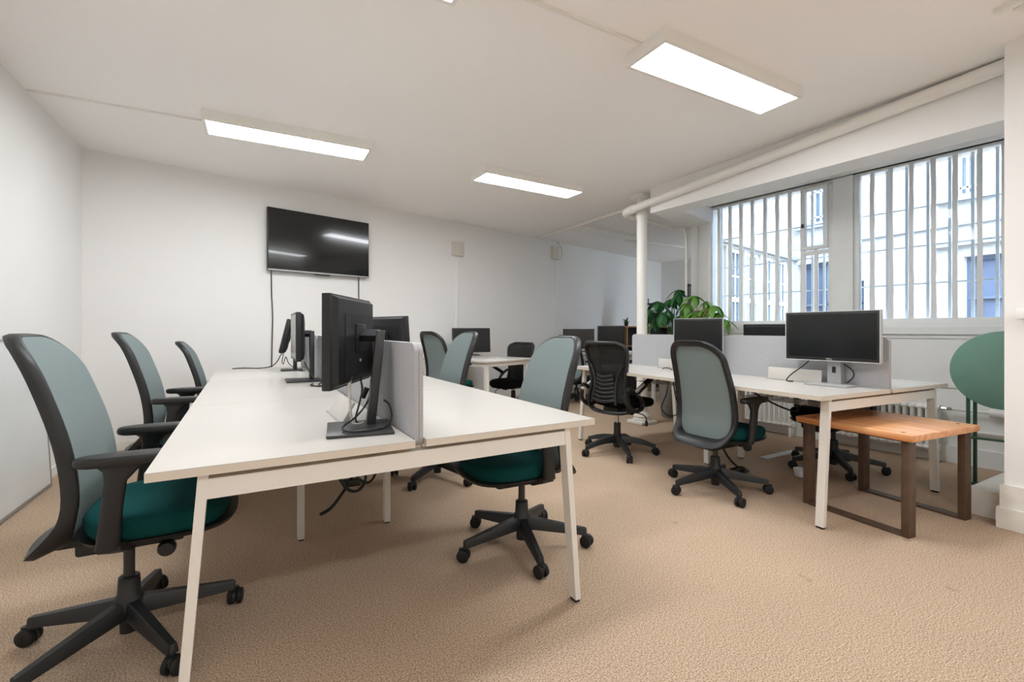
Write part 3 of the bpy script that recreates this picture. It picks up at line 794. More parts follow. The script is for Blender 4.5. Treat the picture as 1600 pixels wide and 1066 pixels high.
def mesh_chair(label, loc, rz, base=0, dz=0.0):
    t = thing('office_chair', label, 'chair', (loc[0], loc[1], 0), rz, 'black mesh office chairs')
    star_base(t, base-rz, True, True)
    obj('lift_piston', cached('piston_c', lambda: MB().lathe([(.016,.24),(.016,.40)], 16).mesh('lift_piston', CHROME, 40)), t)
    def mech():
        m = MB(); m.box(-.10,.12,-.08,.08,.375,.42,None,.01); m.box(.03,.08,-.13,-.06,.35,.39,None,.008); return m.mesh('tilt_mechanism', BLACKP, 40)
    tm = obj('tilt_mechanism', cached('mech2', mech), t)
    obj('lever', cached('lever', lambda: MB().tube(spline([(.06,-.12,.372),(.10,-.19,.36),(.12,-.22,.33),(.122,-.222,.30)],5), .005, 6).lathe([(.004,-.04),(.014,-.034),(.012,0),(.005,.008)], 10, Matrix.Translation((.122,-.222,.295))).mesh('lever', BLACKP, 40)), tm)
    obj('seat', cached('seat2', lambda: seat_mb(0, .235, .24, .09, .50, .085).mesh('seat', BLKFAB, 60)), t)
    # backrest: wide shoulders, waist, spreading foot
    tab = [(.40,.205),(.47,.215),(.54,.200),(.62,.180),(.72,.192),(.85,.215),(.93,.222),(.99,.205)]
    prof = [(.40,-.15),(.48,-.175),(.58,-.160),(.68,-.155),(.80,-.175),(.90,-.20),(.99,-.235)]
    def hw2(z):
        w = interp(tab, z); rt = .05
        if z > .99-rt: d = z-(.99-rt); w = w-rt+math.sqrt(max(0, rt*rt-d*d))
        return w
    def bx(y, z): return interp(prof, z)+.05*(y/.2)**2
    zz = [.40+.59*k/24 for k in range(25)]
    def panel():
        m = MB(); nS = 11; V = []; F = []
        rows = [z for z in zz if z >= .46]
        for dx in (0, -.006):
            for z in rows:
                for j in range(nS):
                    y = (-1+2*j/(nS-1))*hw2(z)*.98; V.append((bx(y,z)+dx, y, z))
        K = len(rows); o = K*nS
        for i in range(K-1):
            for j in range(nS-1):
                a = i*nS+j; F.append((a,a+1,a+nS+1,a+nS)); F.append((o+a,o+a+nS,o+a+nS+1,o+a+1))
        m.add(V, F); return m.mesh('back_mesh', BLKMESH, 60)
    obj('back_mesh', cached('bmesh2', panel), t)
    def frame():
        m = MB()
        right = [(bx(hw2(z),z)-.012, hw2(z), z) for z in zz]
        path = right+[(bx(y,.99)-.012, y, .99) for y in [hw2(.99)*(1-2*k/8) for k in range(1,8)]]+[(x,-y,z) for x,y,z in reversed(right)]+[(bx(y,.40)-.012+.0, y, .395-.015*math.cos(y*6)) for y in [-hw2(.40)*(1-2*k/8) for k in range(1,8)]]
        n = len(path); loops = []
        for i in range(n):
            p = Vector(path[i]); tn = (Vector(path[(i+1)%n])-Vector(path[i-1])).normalized()
            a = Vector((1,0,0)); a = (a-tn*a.dot(tn)).normalized(); b = tn.cross(a)
            ra = .022 if p.z > .5 else .03
            loops.append([tuple(p+a*math.cos(q)*ra+b*math.sin(q)*.016) for q in [2*math.pi*k/8 for k in range(8)]])
        m.loft(loops, closed=True); return m.mesh('back_frame', BLACKP, 60)
    bf = obj('back_frame', cached('bframe2', frame), t)
    for k in range(7):                       # lumbar ribs
        def rib(k=k):
            z = .50+.035*k; m = MB(); w = .125-.006*k
            m.tube([(bx(y,z)-.030-.01*(1-(y/w)**2), y, z-.018*(1-(y/w)**2)) for y in [w*(-1+2*q/8) for q in range(9)]], .009, 6, None, 1.5, .7); return m.mesh('lumbar_rib', BLACKP, 50)
        obj('lumbar_rib', cached(('rib', k), rib), bf)
    for s in (-1, 1):
        def spar():
            m = MB(); m.tube(spline([(bx(.11,.47)-.03,s*.13,.46),(bx(.12,.6)-.03,s*.115,.60),(bx(.14,.7)-.025,s*.13,.70),(bx(.18,.8)-.015,s*.18,.80)],5), .013, 8); return m.mesh('support_spar', BLACKP, 50)
        obj('support_spar', cached(('spar', s), spar), bf)
        def bracket():
            m = MB(); pts = spline([(-.12,s*.235,.56),(-.10,s*.255,.48),(-.02,s*.262,.42),(.08,s*.258,.425),(.10,s*.256,.47),(.04,s*.256,.54),(-.06,s*.256,.60),(-.10,s*.25,.60)],6)
            m.tube(pts, .019, 8); return m.mesh('armrest', BLACKP, 60)
        ar = obj('armrest', cached(('brk', s), bracket), t, (-.085,0,.0))
        obj('pivot_disc', cached(('piv', s), lambda: MB().lathe([(.003,-.008),(.024,-.008),(.026,0),(.024,.008),(.003,.008)], 20, Matrix.Translation((.02,s*.278,.575)) @ Matrix.Rotation(R(90),4,'X')).mesh('pivot_disc', SILVER, 40)), ar)
        def apad():
            m = MB(); M = Matrix.Translation((.02,s*.262,.575)) @ Matrix.Rotation(R(-27),4,'Y')
            m.box(-.03,.235,-.028,.028,-.018,.020,M,.016,3); return m.mesh('arm_pad', BLACKP, 50)
        obj('arm_pad', cached(('apad', s), apad), ar)
        obj('arm_strut', cached(('astr', s), lambda s=s: MB().tube([(-.02,s*.28,.585),(.09,s*.28,.640)], .011, 8).mesh('arm_strut', SILVER, 40)), ar)
    for ch in t.children:
        if dz and not ch.name.startswith(('hub','base_leg','caster')): ch.location.z += dz
    return t
mesh_chair('black mesh chair with raised armrests seen from behind at the window bench', (2.84, 3.19), 10, 30)
mesh_chair('small black mesh chair tucked under the far meeting desk', (3.10, 5.58), 200, 30, -.075)

# ------------------------------------------------------------------ monitors (local: screen faces +x, stand foot at the origin)
def monitor(label, loc, rz, w, h, zb, px=0.0, prz=0.0, tilt=0.0, base=(.20,.25), basemat=DARKST, stand='post', scr=SCREEN, bezel=.014, frame=BLACKM, back='vent', postoff=-.10, z0=.74, edge=None, py=0.0, posty=0.0, lean=0.0, baseoff=None):
    """zb: bottom of the panel above the table; px/py: panel centre relative to the foot; prz: extra yaw of the panel"""
    t = thing('computer_monitor', label, 'monitor', (loc[0], loc[1], z0), rz)
    P = Matrix.Translation((px, py, zb+h/2)) @ Matrix.Rotation(R(prz),4,'Z') @ Matrix.Rotation(R(-tilt),4,'Y')
    m = MB(); a, b = w/2, h/2
    m.box(-.022,.010,-a,a,-b,b,P,.004)
    loops = []
    for x, s in ((-.020,.97),(-.040,.90),(-.050,.70)): loops.append([(x,y*s,z*s) for x_,y,z in [(0,-a,-b),(0,a,-b),(0,a,b),(0,-a,b)]])
    m.loft(loops, P); hs = part('housing', m, frame, t)
    m = MB(); m.box(.0095,.0115,-a+bezel,a-bezel,-b+bezel*1.3,b-bezel,P); part('screen', m, scr, t, None)
    if edge:
        m = MB(); e = .004
        m.box(-.022,.012,-a-e,-a+.001,-b-e,b+e,P); m.box(-.022,.012,a-.001,a+e,-b-e,b+e,P); m.box(-.022,.012,-a,a,b-.001,b+e,P); m.box(-.022,.012,-a,a,-b-e,-b+.001,P); part('edge_trim', m, edge, hs, None)
    if back == 'vent':
        m = MB(); m.box(-.034,-.0300,-a*.66,a*.66,b*.80,b*.845,P); part('vent_slot', m, RUBBER, hs, None)
        m = MB(); m.box(-.0505,-.049,-a*.72,a*.72,-b*.78,b*.60,P,.0); part('rear_cover', m, frame, hs, None)
        m = MB(); m.lathe([(.001,-.001),(.011,-.001),(.011,.001),(.001,.001)], 18, P @ Matrix.Translation((-.0512,.0,-b*.45)) @ Matrix.Rotation(R(90),4,'Y') @ Matrix.Diagonal((.55,1.0,1,1))); part('logo', m, SILVER, hs)
    c = P @ Vector((-.05,0,0))
    if stand == 'post':
        pxx = postoff
        ph = min(c.z+.085, zb+h*.62); SH = Matrix.Translation((pxx, posty, 0)) @ Matrix(((1,0,lean,0),(0,1,0,0),(0,0,1,0),(0,0,0,1)))
        m = MB(); m.box(-.016,.016,-.030,.030,.010,ph,SH,.004); ps = part('stand_post', m, DARKST if basemat is DARKST else basemat, t)
        m = MB(); m.box(-.0175,-.0155,-.007,.007,.02,ph-.03,SH); part('post_groove', m, GREYST if basemat is DARKST else DARKST, ps, None)
        tip = P @ Vector((-.048,0,.02)); d = Vector((pxx+lean*tip.z,posty,tip.z))
        m = MB(); m.tube([tuple(d), tuple(d*.5+tip*.5), tuple(tip)], .024, 4); part('mount_arm', m, DARKST, t, 20)
        m = MB(); m.box(-.058,-.047,-.055,.055,-.045,.065,P,.004); part('mount_plate', m, BLACKM, t)
    else:
        m = MB(); m.hexa([(postoff-.03,-.04,.008),(postoff+.02,-.04,.008),(postoff+.02,.04,.008),(postoff-.03,.04,.008)], [(postoff-.01,-.036,c.z),(postoff+.025,-.036,c.z),(postoff+.025,.036,c.z),(postoff-.01,.036,c.z)]); ps = part('stand_post', m, basemat, t, 30)
        m = MB(); m.box(.0,.0015,-.011,.011,-.02,.02,Matrix.Translation((postoff+.0215,0,zb*.62)),.0); part('cable_hole', m, RUBBER, ps, None)
        m = MB(); m.tube([(postoff+.01,0,c.z), tuple(P @ Vector((-.045,0,0)))], .03, 8); part('mount_arm', m, basemat, t)
    m = MB(); m.box(-base[0]/2,base[0]/2,-base[1]/2,base[1]/2,.001,.011,Matrix.Translation((postoff*.55 if baseoff is None else baseoff,0,0)),.003); part('stand_base', m, basemat, t)
    return t, P
# foreground bench
monitor('nearest monitor on the foreground bench, black back turned to the camera', (.340,1.735), 172, .46, .335, .152, .050, -20, 0, (.22,.25), py=-.145, baseoff=.012, postoff=-.03, posty=-.055, lean=-.10)
monitor('monitor edge-on in the middle of the foreground bench with pale screen', (.265,3.60), 180, .515, .335, .147, .02, 0, 0, (.225,.24), scr=SCREEN2, baseoff=-.03, postoff=-.085, py=-.07)
monitor('small tilted monitor at the far end of the foreground bench', (.25,4.62), 178, .44, .30, .16, .03, 0, 13, (.18,.20), scr=SCREEN2, postoff=-.06, back='plain')
monitor('monitor back showing above the divider across the foreground bench', (.80,3.39), 20, .47, .335, .125, .06, 0, 4, (.20,.24), postoff=-.03)
# window bench
mt, MP = monitor('monitor with silver stand at the near end of the window bench', (3.275,1.64), 183, .545, .318, .162, .01, 0, 0, (.17,.25), GREYST, 'flat', postoff=-.062, baseoff=.0, bezel=.016, edge=SILVER)
monitor('square black monitor on the window bench behind the aisle chair', (3.26,2.66), 208, .385, .325, .13, .02, 0, 0, (.18,.22), BLACKP, 'flat', postoff=-.05, edge=GREYST)
monitor('monitor top peeping over the divider on the window side', (3.82,2.37), 30, .43, .30, .115, .0, 0, 14, (.18,.22), BLACKP, 'flat', postoff=-.08, back='plain')
def logo_text(body, size, M, material, parent, name='logo'):
    cu = bpy.data.curves.new(name, 'FONT'); cu.body = body; cu.size = size; cu.align_x = 'CENTER'; cu.align_y = 'CENTER'; cu.extrude = .0004
    tmp = bpy.data.objects.new('tmp', cu); C.objects.link(tmp)
    me = bpy.data.meshes.new_from_object(tmp.evaluated_get(bpy.context.evaluated_depsgraph_get()))
    bpy.data.objects.remove(tmp); bpy.data.curves.remove(cu)
    me.transform(M); me.materials.clear(); me.materials.append(material)
    return obj(name, me, parent)
logo_text('DELL', .017, MP @ Matrix.Translation((.0135,0,-.318/2+.0105)) @ Matrix(((0,0,1,0),(1,0,0,0),(0,1,0,0),(0,0,0,1))), SILVER, mt)

# ------------------------------------------------------------------ far meeting desk and far desk
def far_table(name, label, loc, rz, W, D, legs, z1=.74):
    t = thing(name, label, 'desk', (loc[0], loc[1], 0), rz)
    m = MB(); m.box(0, W, 0, D, z1-.025, z1, None, .003); part('tabletop', m, TOPW, t)
    m = MB(); m.box(.03, W-.03, .03, .06, z1-.075, z1-.025); m.box(.03, W-.03, D-.06, D-.03, z1-.075, z1-.025); m.box(.03,.06,.06,D-.06,z1-.075,z1-.025); m.box(W-.06,W-.03,.06,D-.06,z1-.075,z1-.025); part('apron', m, STEEL_W, t, None)
    for (x, y) in legs:
        m = MB(); m.box(x-.022,x+.022,y-.022,y+.022,0,z1-.075); part('leg', m, STEEL_W, t, None)
    return t
far_table('meeting_desk', 'white desk standing against the back wall beyond the foreground bench', (2.336,4.845), 20, .86, 1.24, [(.05,.05),(.78,.05),(.05,1.15),(.78,1.15)])
far_table('meeting_desk', 'white desk in the dim wing behind the column', (4.52,5.02), 6, .85, 1.60, [(.05,.05),(.80,.05),(.05,1.55),(.80,1.55)])
monitor('dark monitor on the far desk against the back wall', (2.68,6.06), 262, .555, .345, .045, .02, 0, 4, (.16,.24), BLACKP, 'flat', postoff=-.05)
monitor('brownish dark monitor left of the taller one on the wing desk', (4.70,6.22), 222, .52, .33, .05, .02, 0, 0, (.16,.22), BLACKP, 'flat', scr=mat('brown_reflecting_screen',(64,56,52),.3), postoff=-.05)
monitor('tall black monitor on the wing desk left of the column', (4.70,5.42), 228, .40, .37, .055, .02, 0, 0, (.16,.22), BLACKP, 'flat', scr=mat('black_screen',(8,8,9),.25), postoff=-.05)
for k in range(3):
    m = MB(); m.box(-.11,.11,-.15,.15,0,.018,None,.002)
    single('paper_stack', m, PAPER, ('lowest','middle','topmost')[k]+' of three white paper stacks on the wing desk', 'paper', None, 'paper stacks on the wing desk', (4.72,5.14,.7405+.0185*k), (0,0,R(10+7*k)))
single('drawer_unit', MB().box(-.22,.22,-.3,.3,.0,.60,None,.01), BLACKP, 'black drawer unit under the wing desk', 'drawer unit', 35, None, (4.95,5.50,0), (0,0,R(6)))

# far shelf with a small plant, laptop-like screen and flipchart in the wing
t = thing('low_shelf', 'light wooden open shelf in the wing behind the column', 'shelf', (6.12,6.36,0), -30)
for z in (.02,.40,.80,1.15):
    m = MB(); m.box(-.62,.62,-.15,.15,z,z+.022); part('shelf_board', m, PINE, t, None)
for x in (-.61,-.2,.2,.61):
    m = MB(); m.box(x-.011,x+.011,-.15,.15,0,1.15); part('upright', m, PINE, t, None)
m = MB(); m.box(-.6,.6,.14,.15,0,1.15); part('back_panel', m, DARKST, t, None)
t = thing('small_potted_plant', 'small dark potted plant on the light wooden shelf', 'plant', (5.95,6.44,1.173))
m = MB(); m.lathe([(.03,0),(.042,.07),(.038,.07),(.03,.055)], 14); part('pot', m, BLACKP, t)
def leaf_mesh(L, W, droop, material, key):
    def f():
        m = MB(); V = []; N = 7
        for k in range(N):
            u = k/(N-1); w = W*math.sin(math.pi*min(1, .06+u*.94))**.8*(1 if u < .98 else .15); x = L*u; z = -droop*u*u
            V += [(x,-w,z-.10*w),(x,0,z+.16*w),(x,w,z-.10*w)]
        n = len(V); V += [(x,y,z-.0016) for x,y,z in V]; F = []
        for k in range(N-1):
            for j in (0,1):
                a = k*3+j; F.append((a,a+3,a+4,a+1)); F.append((n+a,n+a+1,n+a+4,n+a+3))
            a = k*3; F.append((a,n+a,n+a+3,a+3)); F.append((a+2,a+5,n+a+5,n+a+2))
        F += [(0,1,n+1,n),(1,2,n+2,n+1),(n-3,n-2,2*n-2,2*n-3),(n-2,n-1,2*n-1,2*n-2)]
        m.add(V, F); return m.mesh('leaf', material, 60)
    return cached(('leaf', key), f)
for k in range(9):
    a = k*2.4; obj('leaf', leaf_mesh(.10,.018,.03,LEAF1,'tiny'), t, (0,0,.06), (0,R(-35-25*(k%3)),a))
t = thing('flipchart_easel', 'white flipchart on a thin tripod easel in the wing', 'flipchart', (6.98,6.45,0), -32)
m = MB(); m.box(-.33,.33,-.015,.005,.72,1.62,Matrix.Rotation(R(-5),4,'X'),.004); part('board', m, PAPER, t)
m = MB(); m.box(-.34,.34,-.02,.01,1.60,1.64,Matrix.Rotation(R(-5),4,'X')); part('clamp_bar', m, DARKST, t, None)
for (x0,y0,x1,y1) in ((-.30,.16,-.40,-.14),(.30,.16,.40,-.14),(0,.18,0,.55)):
    m = MB(); m.tube([(x0,y0,1.72 if x0 else 1.6),(x1,y1,0)], .011, 8); part('leg', m, DARKST, t)
monitor('dark laptop-like monitor on the wooden shelf below the flipchart', (6.42,6.10), 235, .34, .22, .03, .02, 0, 12, (.16,.2), BLACKP, 'flat', postoff=-.04, z0=1.173, back='plain', scr=mat('sheen_dark_screen',(46,42,42),.2))
t = thing('floor_lamp', 'pale domed floor lamp in the wing behind the plants', 'lamp', (7.55,6.15,0))
m = MB(); m.lathe([(.01,0),(.15,0),(.15,.02),(.02,.03),(.01,.03)], 24); part('base', m, SILVER, t)
m = MB(); m.tube([(0,0,.02),(0,0,2.02)], .011, 10); part('pole', m, SILVER, t)
m = MB(); m.lathe([(.17,2.0),(.16,2.05),(.11,2.10),(.03,2.13),(.01,2.12),(.10,2.085),(.15,2.04),(.16,2.0)], 24); part('lamp_shade', m, PAPER, t)

# ------------------------------------------------------------------ money trees
def money_tree(label, loc, seed, lm, tips, pot_r=.17, pot_h=.42, key='a', LL=.17):
    rnd = random.Random(seed)
    t = thing('potted_money_tree', label, 'plant', (loc[0], loc[1], 0), 0, 'potted plants beside the window')
    m = MB(); m.lathe([(pot_r*.72,0),(pot_r*.80,.02),(pot_r,pot_h),(pot_r*.92,pot_h),(pot_r*.90,pot_h-.04)], 28); part('pot', m, POT, t)
    m = MB(); m.lathe([(pot_r*.90,pot_h-.05),(pot_r*.5,pot_h-.035),(.01,pot_h-.03)], 20); part('soil', m, SOIL, t)
    for k in range(3):
        a = k*2.1; pts = [(.03*math.cos(a+q*1.3), .03*math.sin(a+q*1.3), pot_h-.05+q*.13) for q in range(6)]
        m = MB(); m.tube(spline(pts,4), [.017-.0003*i for i in range(len(spline(pts,4)))], 8); part('trunk', m, BARK, t)
    zt = pot_h-.05+5*.13
    for i, (x, y, z) in enumerate(tips):
        p = spline([(0,0,zt-.08),(x*.35,y*.35,zt+(z-zt)*.6+.05),(x,y,z)],5)
        m = MB(); m.tube(p, [.008-.004*q/len(p) for q in range(len(p))], 6); st = part('stem', m, lm if key != 'b' else BARK, t)
        n = rnd.choice((5,6,6,7)); a0 = rnd.uniform(0,6.28)
        for k in range(n):
            a = a0+2*math.pi*k/n
            L = rnd.choice((0,1))
            obj('leaf', leaf_mesh(LL*(1 if L else .8), LL*.22*(1 if L else .85), LL*(.55 if L else .35), lm, (key,L)), st, (x,y,z), (rnd.uniform(-.3,.3), R(rnd.uniform(5,48)), a))
    return t
money_tree('dark-leaved potted plant between the column and the pilaster', (4.62,4.16), 3, LEAF1,
           [(-.10,.16,1.47),(.06,-.03,1.57),(.11,-.10,1.42),(-.16,.04,1.32),(.16,.05,1.62),(-.02,.05,1.36),(.02,-.12,1.28),(-.20,.20,1.36),(.08,.10,1.50),(-.06,.22,1.24)], key='a', LL=.19)
money_tree('light-leaved potted plant against the left end of the window', (4.50,3.66), 9, LEAF2,
           [(-.08,.10,1.42),(.10,-.03,1.44),(.05,.02,1.33),(.14,-.14,1.30),(-.05,.20,1.27),(.0,-.05,1.25),(-.02,.06,1.50),(.16,-.22,1.22),(.06,-.14,1.38),(-.10,.0,1.30)], .15, .38, 'b', .17)

# ------------------------------------------------------------------ wooden side table
t = thing('wooden_side_table', 'low orange wood table on brown steel frames at the end of the window bench', 'side table', (3.35,1.383,0), -5)
m = MB(); m.box(-.348,.348,-.314,.314,.515,.55,None,.004); top = part('tabletop', m, OAK, t)
for (x,y) in ((-.28,-.24),(.28,-.24),(.28,.24),(-.28,.24)):
    m = MB(); m.lathe([(.002,.5495),(.010,.5495),(.010,.5512),(.002,.5512)], 12, Matrix.Translation((x,y,0))); part('bolt_head', m, WOODBAR, top)
for x in (-.287,.287):
    m = MB()
    m.box(x-.034,x+.034,-.285,-.248,0,.515,None,.003); fr = part('leg', m, WOODBAR, t)
    m = MB(); m.box(x-.034,x+.034,.248,.285,0,.515,None,.003); part('leg', m, WOODBAR, t)
    m = MB(); m.box(x-.034,x+.034,-.248,.248,0,.012); part('floor_bar', m, WOODBAR, t, None)
    m = MB(); m.box(x-.034,x+.034,-.248,.248,.505,.515); part('top_bar', m, WOODBAR, t, None)

# ------------------------------------------------------------------ folded round green table
t = thing('folding_bistro_table', 'round green metal table folded upright beside the right wall', 'table', (4.42,1.135,0), 196)
DM = Matrix.Translation((0,0,.825)) @ Matrix.Rotation(R(90),4,'Y') @ Matrix.Rotation(R(6),4,'Y')
m = MB(); m.lathe([(.01,-.006),(.262,-.006),(.269,-.003),(.269,.004),(.262,.007),(.01,.007)], 56, DM); part('tabletop', m, GREENM, t, 40)
for (y,x) in ((.175,-.05),(.140,-.085)):
    for s in (1,-1):
        m = MB(); m.tube([(x,s*y,.80),(x-.02,s*y,0.0 if s < 0 else .155)], .011, 8); part('leg', m, DKGREEN, t)
m = MB(); m.tube([(-.06,-.17,.34),(-.06,.17,.34)], .009, 8); part('stretcher', m, DKGREEN, t)
m = MB(); m.tube([(-.07,-.19,.012),(-.11,-.11,.012)], .011, 8); part('foot_bar', m, DKGREEN, t)

# ------------------------------------------------------------------ radiators and pipes under the windows
def radiator(y0, n, label):
    p = WM @ Vector((-.10, wl(y0), 0)); t = thing('column_radiator', label, 'radiator', p, WANG, 'white column radiators under the windows')
    def sec():
        m = MB()
        for x in (-.045, 0, .045):
            m.tube([(x,0,.13),(x,0,.45)], .0145, 8)
        for z in (.125,.455):
            L = []
            for yy, f in ((-.024,.8),(-.012,1),(.012,1),(.024,.8)):
                L.append([(.066*f*math.cos(a), yy, z+.028*f*math.sin(a)) for a in [2*math.pi*k/12 for k in range(12)]])
            m.loft(L)
        return m.mesh('radiator_section', RADI, 50)
    for k in range(n): obj('radiator_section', cached('rad', sec), t, (0,.05*k+.025,0))
    for k in (0, n-1):
        m = MB(); m.box(-.05,.05,.05*k+.012,.05*k+.038,0,.11,None,.006); part('foot', m, RADI, t)
    m = MB(); m.tube([(0,-.004,.455),(0,-.06,.455)], .012, 8); m.lathe([(.003,-.015),(.018,-.012),(.018,.012),(.003,.015)], 12, Matrix.Translation((0,-.05,.455))); part('valve', m, CHROME, t)
    return t
radiator(1.66, 18, 'white column radiator behind the wooden side table')
radiator(2.78, 14, 'white column radiator farther along the window wall')
m = MB(); p0 = WM @ Vector((-.09, wl(1.60), .455)); p1 = WM @ Vector((-.06, wl(.96), .44)); p2 = WM @ Vector((-.06, wl(1.38), .45))
m.tube([tuple(p0), tuple(p2)], .012, 10); m.tube([tuple(p2), tuple(p1)], .036, 14)
q = WM @ Vector((-.06, wl(1.18), .445)); m.tube([tuple(q), tuple(q+Vector((.005,-.05,0)))], .042, 14)
single('heating_pipe', m, RADI, 'white lagged heating pipe behind the green table', 'pipe')
m = MB(); m.tube([tuple(WM @ Vector((-.03, wl(1.0), .28))), tuple(WM @ Vector((-.03, wl(3.7), .28)))], .014, 8); single('heating_pipe', m, RADI, 'thin white heating pipe low on the window wall', 'pipe')

# ------------------------------------------------------------------ bracket shelf on the right wall end
t = thing('bracket_shelf', 'small white shelf with pink bracket on the right wall edge', 'shelf', (3.66,.67,1.16))
m = MB(); m.box(-.075,-.001,-.30,.21,0,.055,None,.006); part('shelf_board', m, WALL, t)
m = MB(); m.prism([(-.06,0),(-.001,0),(-.001,-.12)], -.012, .012, Matrix.Translation((0,.14,0)) @ Matrix.Rotation(R(90),4,'X')); part('bracket', m, PINKW, t, None)
m = MB(); m.box(-.07,-.01,-.1,.10,.056,.062); part('blue_strip', m, BLUEP, t, None)

# ------------------------------------------------------------------ cables and small things
def cable(label, pts, r=.0035, material=CABLE, name='cable', n=8):
    m = MB(); m.tube(spline(pts,n), r, 6); return single(name, m, material, label, 'cable')
cable('thin black cable lying across the far end of the foreground bench', [(-.19,4.99,.7445),(-.10,5.02,.745),(.02,4.93,.745),(.12,4.88,.76),(.17,4.86,.80),(.20,4.84,.86),(.22,4.80,.90)], .0045)
cable('black cable loop below the small tilted monitor', [(.22,4.64,.90),(.205,4.63,.82),(.215,4.60,.80),(.235,4.62,.86),(.26,4.60,.80),(.33,4.50,.745),(.375,4.42,.745)], .0035)
cable('black cable drooping from the edge-on monitor', [(.29,3.46,.88),(.32,3.44,.82),(.35,3.38,.77),(.385,3.32,.765),(.40,3.25,.75)], .004)
cable('tangled black cable behind the edge-on monitor', [(.33,3.32,.746),(.31,3.22,.746),(.37,3.14,.75),(.41,3.22,.79),(.39,3.30,.76),(.35,3.18,.75),(.40,3.12,.75)], .0045)
t = thing('power_lead', 'thick white power lead plugged into the nearest monitor', 'cable', (.303,1.80,.745))
m = MB(); m.tube([(0,0,.225),(0,-.001,.16)], [.004,.004], 8); m.tube([(0,0,.215),(0,-.002,.175)], [.014,.011], 10); m.tube([(0,-.002,.177),(0,-.004,.135)], [.0085,.006], 10); part('plug', m, CABLEW, t)
m = MB(); m.tube(spline([(0,-.004,.14),(.004,-.006,.06),(.012,-.006,.012),(.035,-.01,.004),(.055,.02,.004)],6), .0045, 8); part('lead', m, CABLEW, t)
cable('black cable looping round the stand of the nearest monitor', [(.395,1.86,.88),(.37,1.80,.83),(.32,1.74,.79),(.265,1.69,.765),(.27,1.645,.757),(.33,1.63,.757),(.40,1.655,.757),(.435,1.70,.78),(.437,1.74,.82),(.425,1.775,.835)], .0035)
cable('second black cable dropping from the nearest monitor to the flap', [(.36,1.90,.92),(.365,1.88,.87),(.35,1.85,.82),(.33,1.82,.77),(.335,1.80,.75)], .0035)
t = thing('cable_connector', 'black cable connector block hanging behind the nearest monitor', 'connector', (.372,1.865,.855))
m = MB(); m.box(-.010,.010,-.008,.008,-.022,.022,Matrix.Rotation(R(25),4,'Y'),.003); part('body', m, BLACKP, t)
m = MB(); m.tube([(-.008,0,.02),(-.016,0,.055)], .0035, 6); part('lead', m, CABLE, t)
cable('black power cable in front of the felt divider by the silver stand', [(3.30,1.79,.89),(3.27,1.82,.85),(3.22,1.86,.80),(3.20,1.885,.755),(3.25,1.87,.746)], .004)
cable('black cable to the right of the silver monitor stand', [(3.35,1.60,.88),(3.35,1.55,.84),(3.35,1.545,.80),(3.35,1.58,.76)], .004)
cable('small dark cable end on the window bench near the aisle', [(3.27,3.06,.744),(3.27,3.04,.755),(3.27,2.99,.757),(3.27,2.95,.744)], .004)
# under the foreground bench
cable('black cable tangle hanging under the foreground bench', [(.30,2.55,.60),(.33,2.50,.45),(.40,2.48,.30),(.47,2.52,.26),(.52,2.58,.30),(.50,2.60,.38),(.42,2.52,.30),(.33,2.42,.235),(.27,2.38,.22)], .008)
cable('second black cable loop hanging under the foreground bench', [(.40,2.62,.58),(.45,2.58,.36),(.52,2.56,.28),(.58,2.60,.32),(.60,2.66,.45),(.58,2.66,.58)], .007)
t = thing('power_adapter', 'black power adapter hanging under the foreground bench', 'power adapter', (.44,2.54,.30))
m = MB(); m.box(-.045,.045,-.02,.02,-.018,.018,None,.006); part('body', m, BLACKP, t)
m = MB(); m.tube([(0,0,.015),(.01,0,.28)], .004, 6); part('lead', m, CABLE, t)
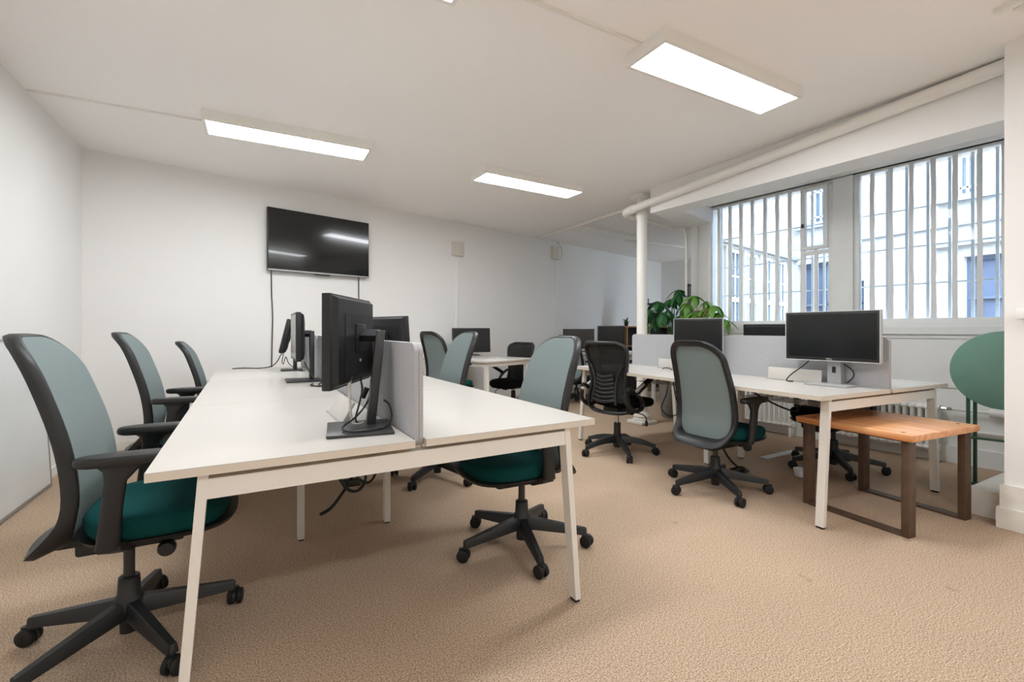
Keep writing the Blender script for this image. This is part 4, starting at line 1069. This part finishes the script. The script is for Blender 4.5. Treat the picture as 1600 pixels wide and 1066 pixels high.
# under the window bench
def coil(label, c, r, turns, z, rr):
    m = MB(); pts = []
    for k in range(turns*20+1):
        a = 2*math.pi*k/20; q = r*(1-.06*(k//20)); pts.append((q*1.35*math.cos(a), q*.8*math.sin(a), z+.004*math.sin(3*a)+.0035*k/20))
    m.tube(pts, rr, 6); single('cable_coil', m, CABLE, label, 'cable', 35, None, (c[0], c[1], 0))
coil('coiled black cable lying on the carpet under the window bench', (3.27,2.30), .075, 6, .006, .006)
cable('black cable running down from the window bench to the coil', [(3.10,2.36,.36),(3.12,2.32,.20),(3.18,2.28,.09),(3.26,2.24,.03)], .008)
cable('thick black cable hanging at the left of the window bench tray', [(3.35,2.35,.70),(3.38,2.25,.62),(3.50,2.12,.52),(3.62,2.05,.48),(3.66,2.08,.55)], .007)
cable('black cable bundle hanging below the window bench near the hidden chair', [(3.62,2.12,.62),(3.66,2.02,.60),(3.74,1.96,.62),(3.80,1.90,.58),(3.72,1.98,.40),(3.68,2.04,.36),(3.76,1.92,.33),(3.86,1.85,.36)], .009)
cable('thin black cable loop hanging under the far end of the window bench', [(3.40,3.10,.66),(3.38,3.12,.50),(3.36,3.16,.36),(3.38,3.08,.30),(3.44,3.03,.34),(3.43,3.06,.50),(3.42,3.08,.66)], .005)
m = MB(); m.box(-.20,.20,-.035,.035,0,.045,None,.01)
t = thing('power_strip', 'black power strip hanging in the tray under the window bench', 'power strip', (3.64,1.92,.615), 80)
part('body', m, BLACKP, t)
for k in range(4):
    q = MB(); q.lathe([(.003,.044),(.018,.044),(.018,.048),(.003,.048)], 14, Matrix.Translation((-.14+.09*k,0,0))); part('socket', q, DARKST, t)
m = MB(); m.box(-.27,.27,-.035,.035,0,.004,None,.001); single('floor_light_strip', m, PAPER, 'pale blue-white strip of painted sunlight on the carpet beside the coil', 'painted light', 35, None, (4.09,2.445,.0005), (0,0,0))  # thin pale slab stands in for a streak of sunlight on the carpet
m = MB(); m.lathe([(.03,0),(.05,.01),(.06,.06),(.045,.055),(.03,.012)], 14); single('crumpled_cup', m, PAPER, 'pale plastic cup on the carpet under the window bench', 'cup', 40, None, (3.58,1.99,0))
